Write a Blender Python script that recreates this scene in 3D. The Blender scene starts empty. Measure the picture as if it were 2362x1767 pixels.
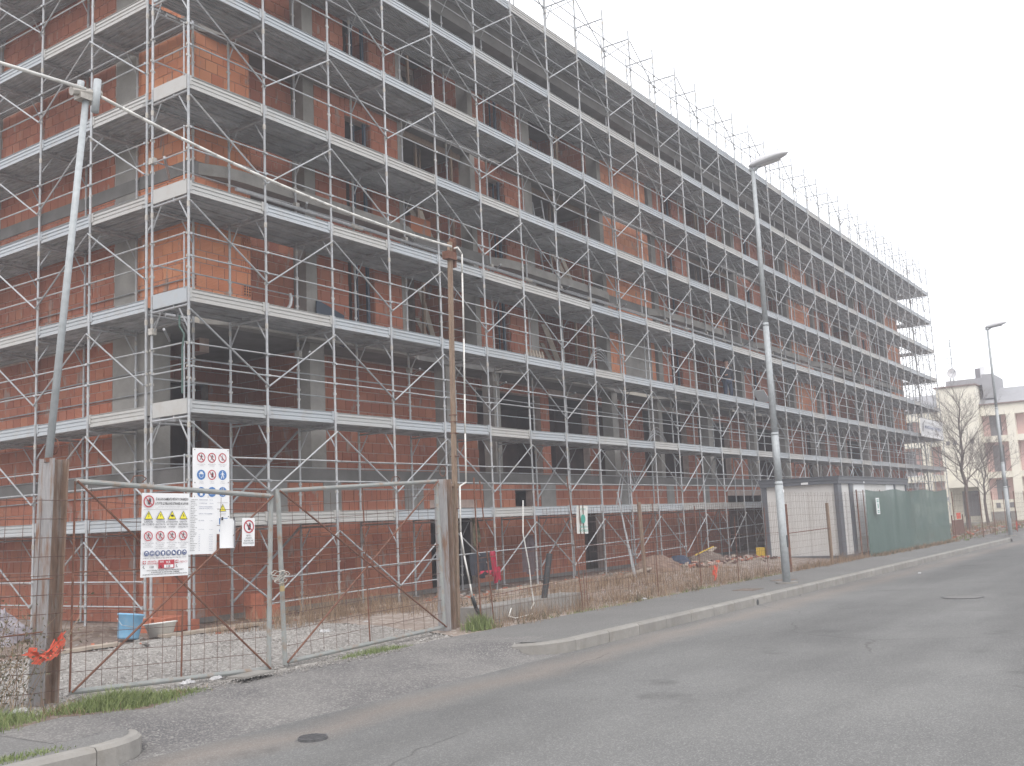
import bpy, bmesh, math, random
from mathutils import Vector, Matrix
random.seed(7)
D = bpy.data
SC = bpy.context.scene
COL = SC.collection

# ------------------------------------------------------------------ camera, light, exposure
cam = D.cameras.new('camera')
cam.sensor_width = 36.0
cam.lens = 35.443
cam.clip_end = 2000
cam.clip_start = 0.1
camo = D.objects.new('camera', cam)
COL.objects.link(camo)
camo.matrix_world = Matrix(((0.5687, -0.0878, -0.8178, -11.2481),
                            (-0.8213, -0.1160, -0.5586, -14.5445),
                            (-0.0458, 0.9894, -0.1380, 1.583),
                            (0, 0, 0, 1)))
SC.camera = camo
SC.view_settings.view_transform = 'Standard'
SC.view_settings.look = 'None'
SC.view_settings.exposure = 0.20
SC.view_settings.gamma = 1.0
HAZE_GLARE = .0033
SUN_EL, SUN_AZ = math.radians(50), math.radians(232)

w = D.worlds.new('World')
SC.world = w
w.use_nodes = True
nt = w.node_tree
nt.nodes.clear()
out = nt.nodes.new('ShaderNodeOutputWorld')
bg1 = nt.nodes.new('ShaderNodeBackground')
bg2 = nt.nodes.new('ShaderNodeBackground')
add = nt.nodes.new('ShaderNodeAddShader')
sky = nt.nodes.new('ShaderNodeTexSky')
sky.sky_type = 'NISHITA'
sky.sun_disc = False
sky.sun_elevation = SUN_EL
sky.sun_rotation = SUN_AZ
sky.dust_density = 4.0
nt.links.new(sky.outputs[0], bg1.inputs[0])
bg1.inputs[1].default_value = 0.05
bg2.inputs[0].default_value = (1.0, 0.99, 0.985, 1)      # even overcast cloud cover
bg2.inputs[1].default_value = 1.38
nt.links.new(bg1.outputs[0], add.inputs[0])
nt.links.new(bg2.outputs[0], add.inputs[1])
nt.links.new(add.outputs[0], out.inputs[0])

sun = D.lights.new('sun', 'SUN')
sun.energy = 1.1
sun.angle = math.radians(35)
sun.color = (1.0, 0.97, 0.92)
suno = D.objects.new('sun', sun)
COL.objects.link(suno)
sd = Vector((math.sin(SUN_AZ) * math.cos(SUN_EL), math.cos(SUN_AZ) * math.cos(SUN_EL), math.sin(SUN_EL)))
suno.rotation_euler = (-sd).to_track_quat('-Z', 'Y').to_euler()

# ------------------------------------------------------------------ materials
def new_mat(name):
    m = D.materials.new(name)
    m.use_nodes = True
    n = m.node_tree.nodes
    return m, n, m.node_tree.links, n['Principled BSDF']

def N(n, t, **k):
    x = n.new(t)
    for a, b in k.items():
        setattr(x, a, b)
    return x

def flat(name, col, rough=0.7, metal=0.0, var=0.12, scale=6.0, bump=0.0, objvar=0.0, dirt=None, dirt_amt=0.5, dirt_scale=2.0, stretch=(1, 1, 1)):
    """base colour with noise variation, optional dirt patches and bump, object-space"""
    m, n, l, b = new_mat(name)
    tc = N(n, 'ShaderNodeTexCoord')
    mp = N(n, 'ShaderNodeMapping')
    mp.inputs['Scale'].default_value = stretch
    geo = N(n, 'ShaderNodeNewGeometry')
    l.new(geo.outputs['Position'], mp.inputs[0])
    no = N(n, 'ShaderNodeTexNoise')
    no.inputs['Scale'].default_value = scale
    no.inputs['Detail'].default_value = 5
    l.new(mp.outputs[0], no.inputs['Vector'])
    r = N(n, 'ShaderNodeMapRange')
    r.inputs[1].default_value = 0.3
    r.inputs[2].default_value = 0.7
    r.inputs[3].default_value = 1 - var
    r.inputs[4].default_value = 1 + var
    l.new(no.outputs['Fac'], r.inputs[0])
    val = r.outputs[0]
    if objvar:
        oi = N(n, 'ShaderNodeObjectInfo')
        r2 = N(n, 'ShaderNodeMapRange')
        r2.inputs[3].default_value = 1 - objvar
        r2.inputs[4].default_value = 1 + objvar
        l.new(oi.outputs['Random'], r2.inputs[0])
        mu = N(n, 'ShaderNodeMath', operation='MULTIPLY')
        l.new(val, mu.inputs[0]); l.new(r2.outputs[0], mu.inputs[1])
        val = mu.outputs[0]
    mx = N(n, 'ShaderNodeVectorMath', operation='SCALE')
    mx.inputs[0].default_value = col[:3]
    l.new(val, mx.inputs['Scale'])
    cur = mx.outputs[0]
    if dirt:
        dn = N(n, 'ShaderNodeTexNoise')
        dn.inputs['Scale'].default_value = dirt_scale
        dn.inputs['Detail'].default_value = 6
        dn.inputs['Roughness'].default_value = 0.65
        l.new(mp.outputs[0], dn.inputs['Vector'])
        dr = N(n, 'ShaderNodeMapRange')
        dr.inputs[1].default_value = 0.5
        dr.inputs[2].default_value = 0.68
        dr.inputs[4].default_value = dirt_amt
        l.new(dn.outputs['Fac'], dr.inputs[0])
        mm = N(n, 'ShaderNodeMix', data_type='RGBA')
        l.new(dr.outputs[0], mm.inputs[0])
        l.new(cur, mm.inputs[6])
        mm.inputs[7].default_value = (*dirt, 1)
        cur = mm.outputs[2]
    l.new(cur, b.inputs['Base Color'])
    b.inputs['Roughness'].default_value = rough
    b.inputs['Metallic'].default_value = metal
    if bump:
        bp = N(n, 'ShaderNodeBump')
        bp.inputs['Strength'].default_value = bump
        bp.inputs['Distance'].default_value = 0.02
        bn = N(n, 'ShaderNodeTexNoise')
        bn.inputs['Scale'].default_value = scale * 5
        bn.inputs['Detail'].default_value = 4
        l.new(geo.outputs['Position'], bn.inputs['Vector'])
        l.new(bn.outputs['Fac'], bp.inputs['Height'])
        l.new(bp.outputs[0], b.inputs['Normal'])
    return m

M = {}
M['steel'] = flat('galvanised_steel', (0.36, 0.375, 0.395), 0.42, 0.35, 0.14, 9, 0, 0.17, dirt=(0.40, 0.37, 0.33), dirt_amt=0.45, dirt_scale=5)
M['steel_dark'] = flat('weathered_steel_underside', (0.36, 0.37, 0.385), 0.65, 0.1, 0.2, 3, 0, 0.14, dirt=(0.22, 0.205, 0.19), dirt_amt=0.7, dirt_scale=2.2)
M['fitting'] = flat('coupler_steel', (0.40, 0.38, 0.35), 0.55, 0.4, 0.2, 20)
M['pole'] = flat('galvanised_lamp_post', (0.36, 0.39, 0.41), 0.55, 0.05, 0.12, 14, 0, dirt=(0.46, 0.48, 0.49), dirt_amt=0.3, dirt_scale=8)
M['rust'] = flat('rusted_steel', (0.145, 0.065, 0.042), 0.9, 0.0, 0.3, 12, 0.3)
M['rustgrey'] = flat('grey_painted_steel_with_rust', (0.255, 0.25, 0.255), 0.6, 0.0, 0.14, 10, 0.2, dirt=(0.17, 0.085, 0.045), dirt_amt=0.95, dirt_scale=2.6, stretch=(4, 4, 0.7))
M['rustbrown'] = flat('brown_rusted_steel', (0.19, 0.125, 0.09), 0.8, 0.0, 0.25, 8, 0.3, dirt=(0.30, 0.28, 0.27), dirt_amt=0.8, dirt_scale=2.4, stretch=(5, 5, 0.6))
M['gatetube'] = flat('gate_tube_paint', (0.27, 0.285, 0.28), 0.55, 0.2, 0.12, 10, 0, dirt=(0.24, 0.15, 0.09), dirt_amt=0.8, dirt_scale=5)
M['wire'] = flat('rusty_wire', (0.105, 0.06, 0.048), 0.9, 0, 0.25, 6)
M['concrete'] = flat('concrete', (0.26, 0.25, 0.235), 0.9, 0, 0.16, 2.5, 0.4, dirt=(0.19, 0.18, 0.16), dirt_amt=0.6, dirt_scale=1.2)
M['concrete_dark'] = flat('shade_darkened_concrete', (0.165, 0.16, 0.155), 0.95, 0, 0.2, 2, 0.3)  # concrete darkened in colour so the open floors look shaded
M['plaster'] = flat('grey_render_coat', (0.23, 0.225, 0.215), 0.95, 0, 0.14, 3, 0.3)
M['mortar'] = flat('mortar', (0.40, 0.31, 0.275), 0.95, 0, 0.2, 6, 0.3)
M['wood'] = flat('grey_timber', (0.22, 0.16, 0.115), 0.85, 0, 0.25, 10, 0.3, dirt=(0.15, 0.07, 0.045), dirt_amt=0.6, dirt_scale=3, stretch=(6, 6, 0.8))
M['plank'] = flat('pale_timber_plank', (0.34, 0.29, 0.24), 0.85, 0, 0.2, 5, 0.2)
M['white'] = flat('white_board', (0.74, 0.75, 0.77), 0.5, 0, 0.03, 2)
M['whitepl'] = flat('white_plastic', (0.66, 0.66, 0.64), 0.5, 0, 0.1, 6, dirt=(0.35, 0.32, 0.28), dirt_amt=0.5, dirt_scale=6)
M['redprint'] = flat('red_print', (0.42, 0.04, 0.06), 0.6, 0, 0.04)
M['blackprint'] = flat('black_print', (0.035, 0.035, 0.04), 0.6, 0, 0.05)
M['greyprint'] = flat('grey_print', (0.20, 0.20, 0.22), 0.6, 0, 0.05)
M['blueprint'] = flat('blue_print', (0.055, 0.17, 0.42), 0.6, 0, 0.04)
M['navyprint'] = flat('navy_print', (0.07, 0.10, 0.22), 0.6, 0, 0.04)
M['yellowprint'] = flat('yellow_print', (0.78, 0.70, 0.03), 0.6, 0, 0.04)
M['greenprint'] = flat('green_print', (0.04, 0.28, 0.22), 0.6, 0, 0.04)
M['blackpipe'] = flat('black_plastic', (0.025, 0.028, 0.032), 0.5, 0, 0.1, 20)
M['winframe'] = flat('blue_grey_window_frame', (0.035, 0.055, 0.085), 0.5, 0, 0.1)
M['interior'] = flat('shade_darkened_block', (0.10, 0.055, 0.045), 0.95, 0, 0.25, 2)  # block colour darkened to stand in for the shade of the rooms
M['dark'] = flat('dark_hole_shade', (0.035, 0.035, 0.042), 0.9, 0, 0.2)  # near-black painted in for the shade inside brick and plank holes
M['cabinwall'] = flat('cream_grey_cabin_panel', (0.60, 0.595, 0.585), 0.55, 0, 0.04, 1.5, dirt=(0.50, 0.485, 0.46), dirt_amt=0.3, dirt_scale=0.8, stretch=(3, 3, 0.6))
M['cabinframe'] = flat('slate_grey_cabin_frame', (0.11, 0.12, 0.14), 0.5, 0.1, 0.08)
M['kerb'] = flat('kerb_stone', (0.25, 0.24, 0.225), 0.9, 0, 0.12, 4, 0.3, 0.09, dirt=(0.20, 0.185, 0.16), dirt_amt=0.6, dirt_scale=3.5)
M['bluebucket'] = flat('blue_plastic', (0.17, 0.38, 0.58), 0.5, 0, 0.08, 8, dirt=(0.32, 0.42, 0.5), dirt_amt=0.6, dirt_scale=9)
M['orange'] = flat('orange_netting_cloth', (0.62, 0.10, 0.055), 0.7, 0, 0.15, 18)
M['pink'] = flat('crimson_cloth', (0.36, 0.015, 0.05), 0.8, 0, 0.1, 10)
M['navycloth'] = flat('dark_navy_cloth', (0.020, 0.022, 0.032), 0.9, 0, 0.2, 10)
M['greycloth'] = flat('faded_grey_cloth', (0.12, 0.09, 0.10), 0.9, 0, 0.2, 8)
M['jeans'] = flat('blue_denim', (0.03, 0.045, 0.08), 0.9, 0, 0.2, 10)
M['skin'] = flat('skin', (0.45, 0.26, 0.19), 0.6, 0, 0.05)
M['hair'] = flat('dark_hair', (0.015, 0.012, 0.01), 0.8, 0, 0.2)
M['plasticsheet'] = flat('grey_plastic_sheet', (0.30, 0.28, 0.31), 0.5, 0, 0.2, 5, 0.6)
M['pinkwall'] = flat('pink_render', (0.68, 0.47, 0.44), 0.9, 0, 0.05, 1.0)
M['creamwall'] = flat('cream_render', (0.82, 0.79, 0.69), 0.9, 0, 0.04, 0.8, dirt=(0.70, 0.66, 0.54), dirt_amt=0.4, dirt_scale=0.6)
M['greyroof'] = flat('grey_metal_roof', (0.30, 0.305, 0.325), 0.7, 0, 0.06, 2)
M['shutter'] = flat('grey_shutter', (0.17, 0.165, 0.18), 0.7, 0, 0.08, 4)
M['copper'] = flat('brown_eave_trim', (0.20, 0.13, 0.11), 0.7, 0, 0.1)
M['bark'] = flat('bare_tree_bark', (0.125, 0.10, 0.088), 0.95, 0, 0.25, 10)
M['soilred'] = flat('reddish_sand', (0.19, 0.13, 0.10), 0.95, 0, 0.25, 8, 0.6)
M['padlock'] = flat('brass_padlock', (0.42, 0.32, 0.16), 0.4, 0.4, 0.1)
M['brickred'] = flat('terracotta_block', (0.38, 0.125, 0.07), 0.9, 0, 0.15, 10, 0.2)
M['litter'] = flat('crumpled_white_litter', (0.42, 0.42, 0.43), 0.6, 0, 0.2, 20)
M['ironcover'] = flat('cast_iron', (0.10, 0.10, 0.105), 0.7, 0.2, 0.3, 20, 0.5)
M['yellow'] = flat('yellow_plastic', (0.62, 0.42, 0.04), 0.5, 0, 0.1)

def toe_material():
    m, n, l, b = new_mat('toe_board_zinc')
    oi = N(n, 'ShaderNodeObjectInfo')
    cr = N(n, 'ShaderNodeValToRGB')
    e = cr.color_ramp.elements
    e[0].position, e[0].color = 0.0, (0.36, 0.39, 0.42, 1)
    e[1].position, e[1].color = 1.0, (0.40, 0.395, 0.385, 1)
    for p, c in ((0.3, (0.41, 0.44, 0.47, 1)), (0.55, (0.35, 0.38, 0.41, 1)), (0.75, (0.42, 0.42, 0.41, 1))):
        q = e.new(p); q.color = c
    l.new(oi.outputs['Random'], cr.inputs[0])
    geo = N(n, 'ShaderNodeNewGeometry')
    no = N(n, 'ShaderNodeTexNoise'); no.inputs['Scale'].default_value = 3.0; no.inputs['Detail'].default_value = 8
    no.inputs['Roughness'].default_value = 0.7
    l.new(geo.outputs['Position'], no.inputs['Vector'])
    mr = N(n, 'ShaderNodeMapRange'); mr.inputs[1].default_value = 0.5; mr.inputs[2].default_value = 0.72; mr.inputs[4].default_value = 0.6
    l.new(no.outputs['Fac'], mr.inputs[0])
    mx = N(n, 'ShaderNodeMix', data_type='RGBA')
    l.new(mr.outputs[0], mx.inputs[0]); l.new(cr.outputs[0], mx.inputs[6]); mx.inputs[7].default_value = (0.34, 0.31, 0.28, 1)
    l.new(mx.outputs[2], b.inputs['Base Color'])
    b.inputs['Roughness'].default_value = 0.45; b.inputs['Metallic'].default_value = 0.25
    return m
M['toe'] = toe_material()

def brick_material(name='terracotta_brick', gain=(1, 1, 1)):
    m, n, l, b = new_mat(name)
    geo = N(n, 'ShaderNodeNewGeometry')
    oi = N(n, 'ShaderNodeObjectInfo')
    m1 = N(n, 'ShaderNodeMath', operation='MULTIPLY_ADD'); m1.inputs[1].default_value = 7.31
    l.new(oi.outputs['Random'], m1.inputs[0]); l.new(geo.outputs['Random Per Island'], m1.inputs[2])
    fr = N(n, 'ShaderNodeMath', operation='FRACT'); l.new(m1.outputs[0], fr.inputs[0])
    cr = N(n, 'ShaderNodeValToRGB'); e = cr.color_ramp.elements
    e[0].position, e[0].color = 0.0, (0.37, 0.118, 0.072, 1)
    e[1].position, e[1].color = 1.0, (0.34, 0.10, 0.062, 1)
    for p, c in ((0.25, (0.42, 0.145, 0.088, 1)), (0.5, (0.385, 0.12, 0.07, 1)), (0.75, (0.45, 0.165, 0.098, 1))):
        q = e.new(p); q.color = c
    l.new(fr.outputs[0], cr.inputs[0])
    # large tonal drift across the walls (different pallets)
    n1 = N(n, 'ShaderNodeTexNoise'); n1.inputs['Scale'].default_value = 0.45; n1.inputs['Detail'].default_value = 2
    l.new(geo.outputs['Position'], n1.inputs['Vector'])
    r1 = N(n, 'ShaderNodeMapRange'); r1.inputs[1].default_value = .35; r1.inputs[2].default_value = .65; r1.inputs[3].default_value = .78; r1.inputs[4].default_value = 1.15
    l.new(n1.outputs['Fac'], r1.inputs[0])
    sc = N(n, 'ShaderNodeVectorMath', operation='SCALE'); gn = N(n, 'ShaderNodeVectorMath', operation='MULTIPLY'); gn.inputs[1].default_value = gain; l.new(cr.outputs[0], gn.inputs[0]); l.new(gn.outputs[0], sc.inputs[0]); l.new(r1.outputs[0], sc.inputs['Scale'])
    # mortar smears, stretched vertically
    mp = N(n, 'ShaderNodeMapping'); mp.inputs['Scale'].default_value = (2.6, 2.6, 1.0)
    l.new(geo.outputs['Position'], mp.inputs[0])
    n2 = N(n, 'ShaderNodeTexNoise'); n2.inputs['Scale'].default_value = 1.5; n2.inputs['Detail'].default_value = 7; n2.inputs['Roughness'].default_value = .6
    l.new(mp.outputs[0], n2.inputs['Vector'])
    r2 = N(n, 'ShaderNodeMapRange'); r2.inputs[1].default_value = .60; r2.inputs[2].default_value = .655; r2.inputs[4].default_value = .75
    l.new(n2.outputs['Fac'], r2.inputs[0])
    mx = N(n, 'ShaderNodeMix', data_type='RGBA'); l.new(r2.outputs[0], mx.inputs[0]); l.new(sc.outputs[0], mx.inputs[6]); mx.inputs[7].default_value = (0.30, 0.24, 0.21, 1)
    l.new(mx.outputs[2], b.inputs['Base Color'])
    b.inputs['Roughness'].default_value = .9
    wv = N(n, 'ShaderNodeTexWave', bands_direction='Z'); wv.inputs['Scale'].default_value = 10; wv.inputs['Distortion'].default_value = .3
    l.new(geo.outputs['Position'], wv.inputs['Vector'])
    bp = N(n, 'ShaderNodeBump'); bp.inputs['Strength'].default_value = .35; bp.inputs['Distance'].default_value = .01
    l.new(wv.outputs['Fac'], bp.inputs['Height']); l.new(bp.outputs[0], b.inputs['Normal'])
    return m
M['brick'] = brick_material(gain=(.86, .92, .90))
M['brick_orange'] = brick_material('orange_terracotta_brick', (1.36, 1.62, 1.42))

def ground_material(name, base, speck, speck_amt, sc1, dark, dark_scale, tint=None, bump=.4, cracks=False, lanes=False):
    m, n, l, b = new_mat(name)
    geo = N(n, 'ShaderNodeNewGeometry')
    v = N(n, 'ShaderNodeTexVoronoi'); v.inputs['Scale'].default_value = sc1
    l.new(geo.outputs['Position'], v.inputs['Vector'])
    sep = N(n, 'ShaderNodeSeparateColor'); l.new(v.outputs['Color'], sep.inputs[0])
    r = N(n, 'ShaderNodeMapRange'); r.inputs[1].default_value = .55; r.inputs[2].default_value = 1.0; r.inputs[4].default_value = speck_amt
    l.new(sep.outputs[0], r.inputs[0])
    big = N(n, 'ShaderNodeTexNoise'); big.inputs['Scale'].default_value = dark_scale; big.inputs['Detail'].default_value = 7; big.inputs['Roughness'].default_value = .62
    l.new(geo.outputs['Position'], big.inputs['Vector'])
    rb = N(n, 'ShaderNodeMapRange'); rb.inputs[1].default_value = .36; rb.inputs[2].default_value = .64
    l.new(big.outputs['Fac'], rb.inputs[0])
    a = N(n, 'ShaderNodeMix', data_type='RGBA'); l.new(rb.outputs[0], a.inputs[0]); a.inputs[6].default_value = (*dark, 1); a.inputs[7].default_value = (*base, 1)
    cur = a.outputs[2]
    if tint:      # dusty strip along the gutter
        col, y0, half = tint
        sx = N(n, 'ShaderNodeSeparateXYZ'); l.new(geo.outputs['Position'], sx.inputs[0])
        nn = N(n, 'ShaderNodeTexNoise'); nn.inputs['Scale'].default_value = .8; nn.inputs['Detail'].default_value = 5
        l.new(geo.outputs['Position'], nn.inputs['Vector'])
        ad = N(n, 'ShaderNodeMath', operation='MULTIPLY_ADD'); ad.inputs[1].default_value = .9; l.new(nn.outputs['Fac'], ad.inputs[0]); l.new(sx.outputs['Y'], ad.inputs[2])
        su = N(n, 'ShaderNodeMath', operation='SUBTRACT'); l.new(ad.outputs[0], su.inputs[0]); su.inputs[1].default_value = y0 + .45
        ab = N(n, 'ShaderNodeMath', operation='ABSOLUTE'); l.new(su.outputs[0], ab.inputs[0])
        rr = N(n, 'ShaderNodeMapRange'); rr.inputs[1].default_value = 0; rr.inputs[2].default_value = half; rr.inputs[3].default_value = .85; rr.inputs[4].default_value = 0
        l.new(ab.outputs[0], rr.inputs[0])
        t = N(n, 'ShaderNodeMix', data_type='RGBA'); l.new(rr.outputs[0], t.inputs[0]); l.new(cur, t.inputs[6]); t.inputs[7].default_value = (*col, 1)
        cur = t.outputs[2]
    s = N(n, 'ShaderNodeMix', data_type='RGBA'); l.new(r.outputs[0], s.inputs[0]); l.new(cur, s.inputs[6]); s.inputs[7].default_value = (*speck, 1)
    cur = s.outputs[2]
    if lanes:
        lm = N(n, 'ShaderNodeMapping'); lm.inputs['Scale'].default_value = (.10, .55, 1); l.new(geo.outputs['Position'], lm.inputs[0])
        ln = N(n, 'ShaderNodeTexNoise'); ln.inputs['Scale'].default_value = 1.0; ln.inputs['Detail'].default_value = 6; l.new(lm.outputs[0], ln.inputs['Vector'])
        lr = N(n, 'ShaderNodeMapRange'); lr.inputs[1].default_value = .38; lr.inputs[2].default_value = .62; lr.inputs[3].default_value = .80; lr.inputs[4].default_value = 1.14; l.new(ln.outputs['Fac'], lr.inputs[0])
        st = N(n, 'ShaderNodeTexNoise'); st.inputs['Scale'].default_value = .9; st.inputs['Detail'].default_value = 3; l.new(geo.outputs['Position'], st.inputs['Vector'])
        sr = N(n, 'ShaderNodeMapRange'); sr.inputs[1].default_value = .66; sr.inputs[2].default_value = .74; sr.inputs[3].default_value = 1; sr.inputs[4].default_value = .72; l.new(st.outputs['Fac'], sr.inputs[0])
        mm_ = N(n, 'ShaderNodeMath', operation='MULTIPLY'); l.new(lr.outputs[0], mm_.inputs[0]); l.new(sr.outputs[0], mm_.inputs[1])
        vs = N(n, 'ShaderNodeVectorMath', operation='SCALE'); l.new(cur, vs.inputs[0]); l.new(mm_.outputs[0], vs.inputs['Scale']); cur = vs.outputs[0]
    if cracks:
        wn = N(n, 'ShaderNodeTexNoise'); wn.inputs['Scale'].default_value = 1.2; wn.inputs['Detail'].default_value = 5
        l.new(geo.outputs['Position'], wn.inputs['Vector'])
        mxv = N(n, 'ShaderNodeMix', data_type='RGBA'); mxv.inputs[0].default_value = .35
        l.new(geo.outputs['Position'], mxv.inputs[6]); l.new(wn.outputs['Color'], mxv.inputs[7])
        cv = N(n, 'ShaderNodeTexVoronoi', feature='DISTANCE_TO_EDGE'); cv.inputs['Scale'].default_value = .28
        l.new(mxv.outputs[2], cv.inputs['Vector'])
        cr = N(n, 'ShaderNodeMapRange'); cr.inputs[1].default_value = .0; cr.inputs[2].default_value = .0045; cr.inputs[3].default_value = .55; cr.inputs[4].default_value = 0
        l.new(cv.outputs['Distance'], cr.inputs[0])
        gate = N(n, 'ShaderNodeTexNoise'); gate.inputs['Scale'].default_value = .25
        l.new(geo.outputs['Position'], gate.inputs['Vector'])
        gr = N(n, 'ShaderNodeMapRange'); gr.inputs[1].default_value = .48; gr.inputs[2].default_value = .56; l.new(gate.outputs['Fac'], gr.inputs[0])
        mu = N(n, 'ShaderNodeMath', operation='MULTIPLY'); l.new(cr.outputs[0], mu.inputs[0]); l.new(gr.outputs[0], mu.inputs[1])
        c2 = N(n, 'ShaderNodeMix', data_type='RGBA'); l.new(mu.outputs[0], c2.inputs[0]); l.new(cur, c2.inputs[6]); c2.inputs[7].default_value = (.035, .032, .03, 1)
        cur = c2.outputs[2]
    l.new(cur, b.inputs['Base Color'])
    b.inputs['Roughness'].default_value = .92
    bp = N(n, 'ShaderNodeBump'); bp.inputs['Strength'].default_value = bump; bp.inputs['Distance'].default_value = .015
    l.new(sep.outputs[1], bp.inputs['Height']); l.new(bp.outputs[0], b.inputs['Normal'])
    return m
M['road'] = ground_material('asphalt_road', (.132, .133, .131), (.29, .288, .28), .5, 95, (.104, .105, .105), .5, tint=((.185, .160, .142), -7.15, .55), cracks=True, lanes=True)
M['sidewalk'] = ground_material('asphalt_pavement', (.155, .153, .149), (.31, .305, .295), .45, 90, (.128, .126, .124), .6)
M['apron'] = ground_material('worn_asphalt_apron', (.160, .154, .15), (.36, .35, .33), .55, 60, (.095, .092, .094), .9)
M['gravel'] = ground_material('crushed_gravel', (.25, .235, .22), (.46, .445, .425), .8, 26, (.20, .185, .17), 1.6, bump=1.0)
M['soil'] = ground_material('dry_soil', (.17, .125, .10), (.30, .26, .23), .5, 18, (.095, .068, .055), 1.3, bump=.8)
M['yard'] = ground_material('rubble_yard_ground', (.34, .285, .25), (.50, .46, .42), .6, 16, (.16, .115, .09), .8, bump=.9)
M['terrain'] = ground_material('rough_grass_ground', (.12, .12, .07), (.24, .21, .15), .6, 9, (.10, .075, .055), .3, bump=.8)

def leaf_mat(name, c1, c2):
    m, n, l, b = new_mat(name)
    geo = N(n, 'ShaderNodeNewGeometry')
    mx = N(n, 'ShaderNodeMix', data_type='RGBA'); l.new(geo.outputs['Random Per Island'], mx.inputs[0])
    mx.inputs[6].default_value = (*c1, 1); mx.inputs[7].default_value = (*c2, 1)
    l.new(mx.outputs[2], b.inputs['Base Color']); b.inputs['Roughness'].default_value = .7
    return m
M['grass'] = leaf_mat('fresh_grass', (.09, .14, .035), (.24, .28, .11))
M['dry'] = leaf_mat('dry_stalks', (.13, .075, .045), (.36, .26, .17))
M['shrub'] = leaf_mat('shrub_leaf', (.045, .05, .025), (.16, .13, .08))
M['pebble'] = leaf_mat('pale_pebble', (.15, .14, .13), (.38, .365, .35))

def net_mat():
    m, n, l, b = new_mat('green_shade_net')
    geo = N(n, 'ShaderNodeNewGeometry')
    no = N(n, 'ShaderNodeTexNoise'); no.inputs['Scale'].default_value = .9; no.inputs['Detail'].default_value = 4
    mp = N(n, 'ShaderNodeMapping'); mp.inputs['Scale'].default_value = (1.5, 1, .35); l.new(geo.outputs['Position'], mp.inputs[0]); l.new(mp.outputs[0], no.inputs['Vector'])
    mx = N(n, 'ShaderNodeMix', data_type='RGBA'); l.new(no.outputs['Fac'], mx.inputs[0])
    mx.inputs[6].default_value = (.06, .105, .095, 1); mx.inputs[7].default_value = (.105, .165, .145, 1)
    l.new(mx.outputs[2], b.inputs['Base Color']); b.inputs['Roughness'].default_value = .85
    b.inputs['Alpha'].default_value = .84
    return m
M['net'] = net_mat()

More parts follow.
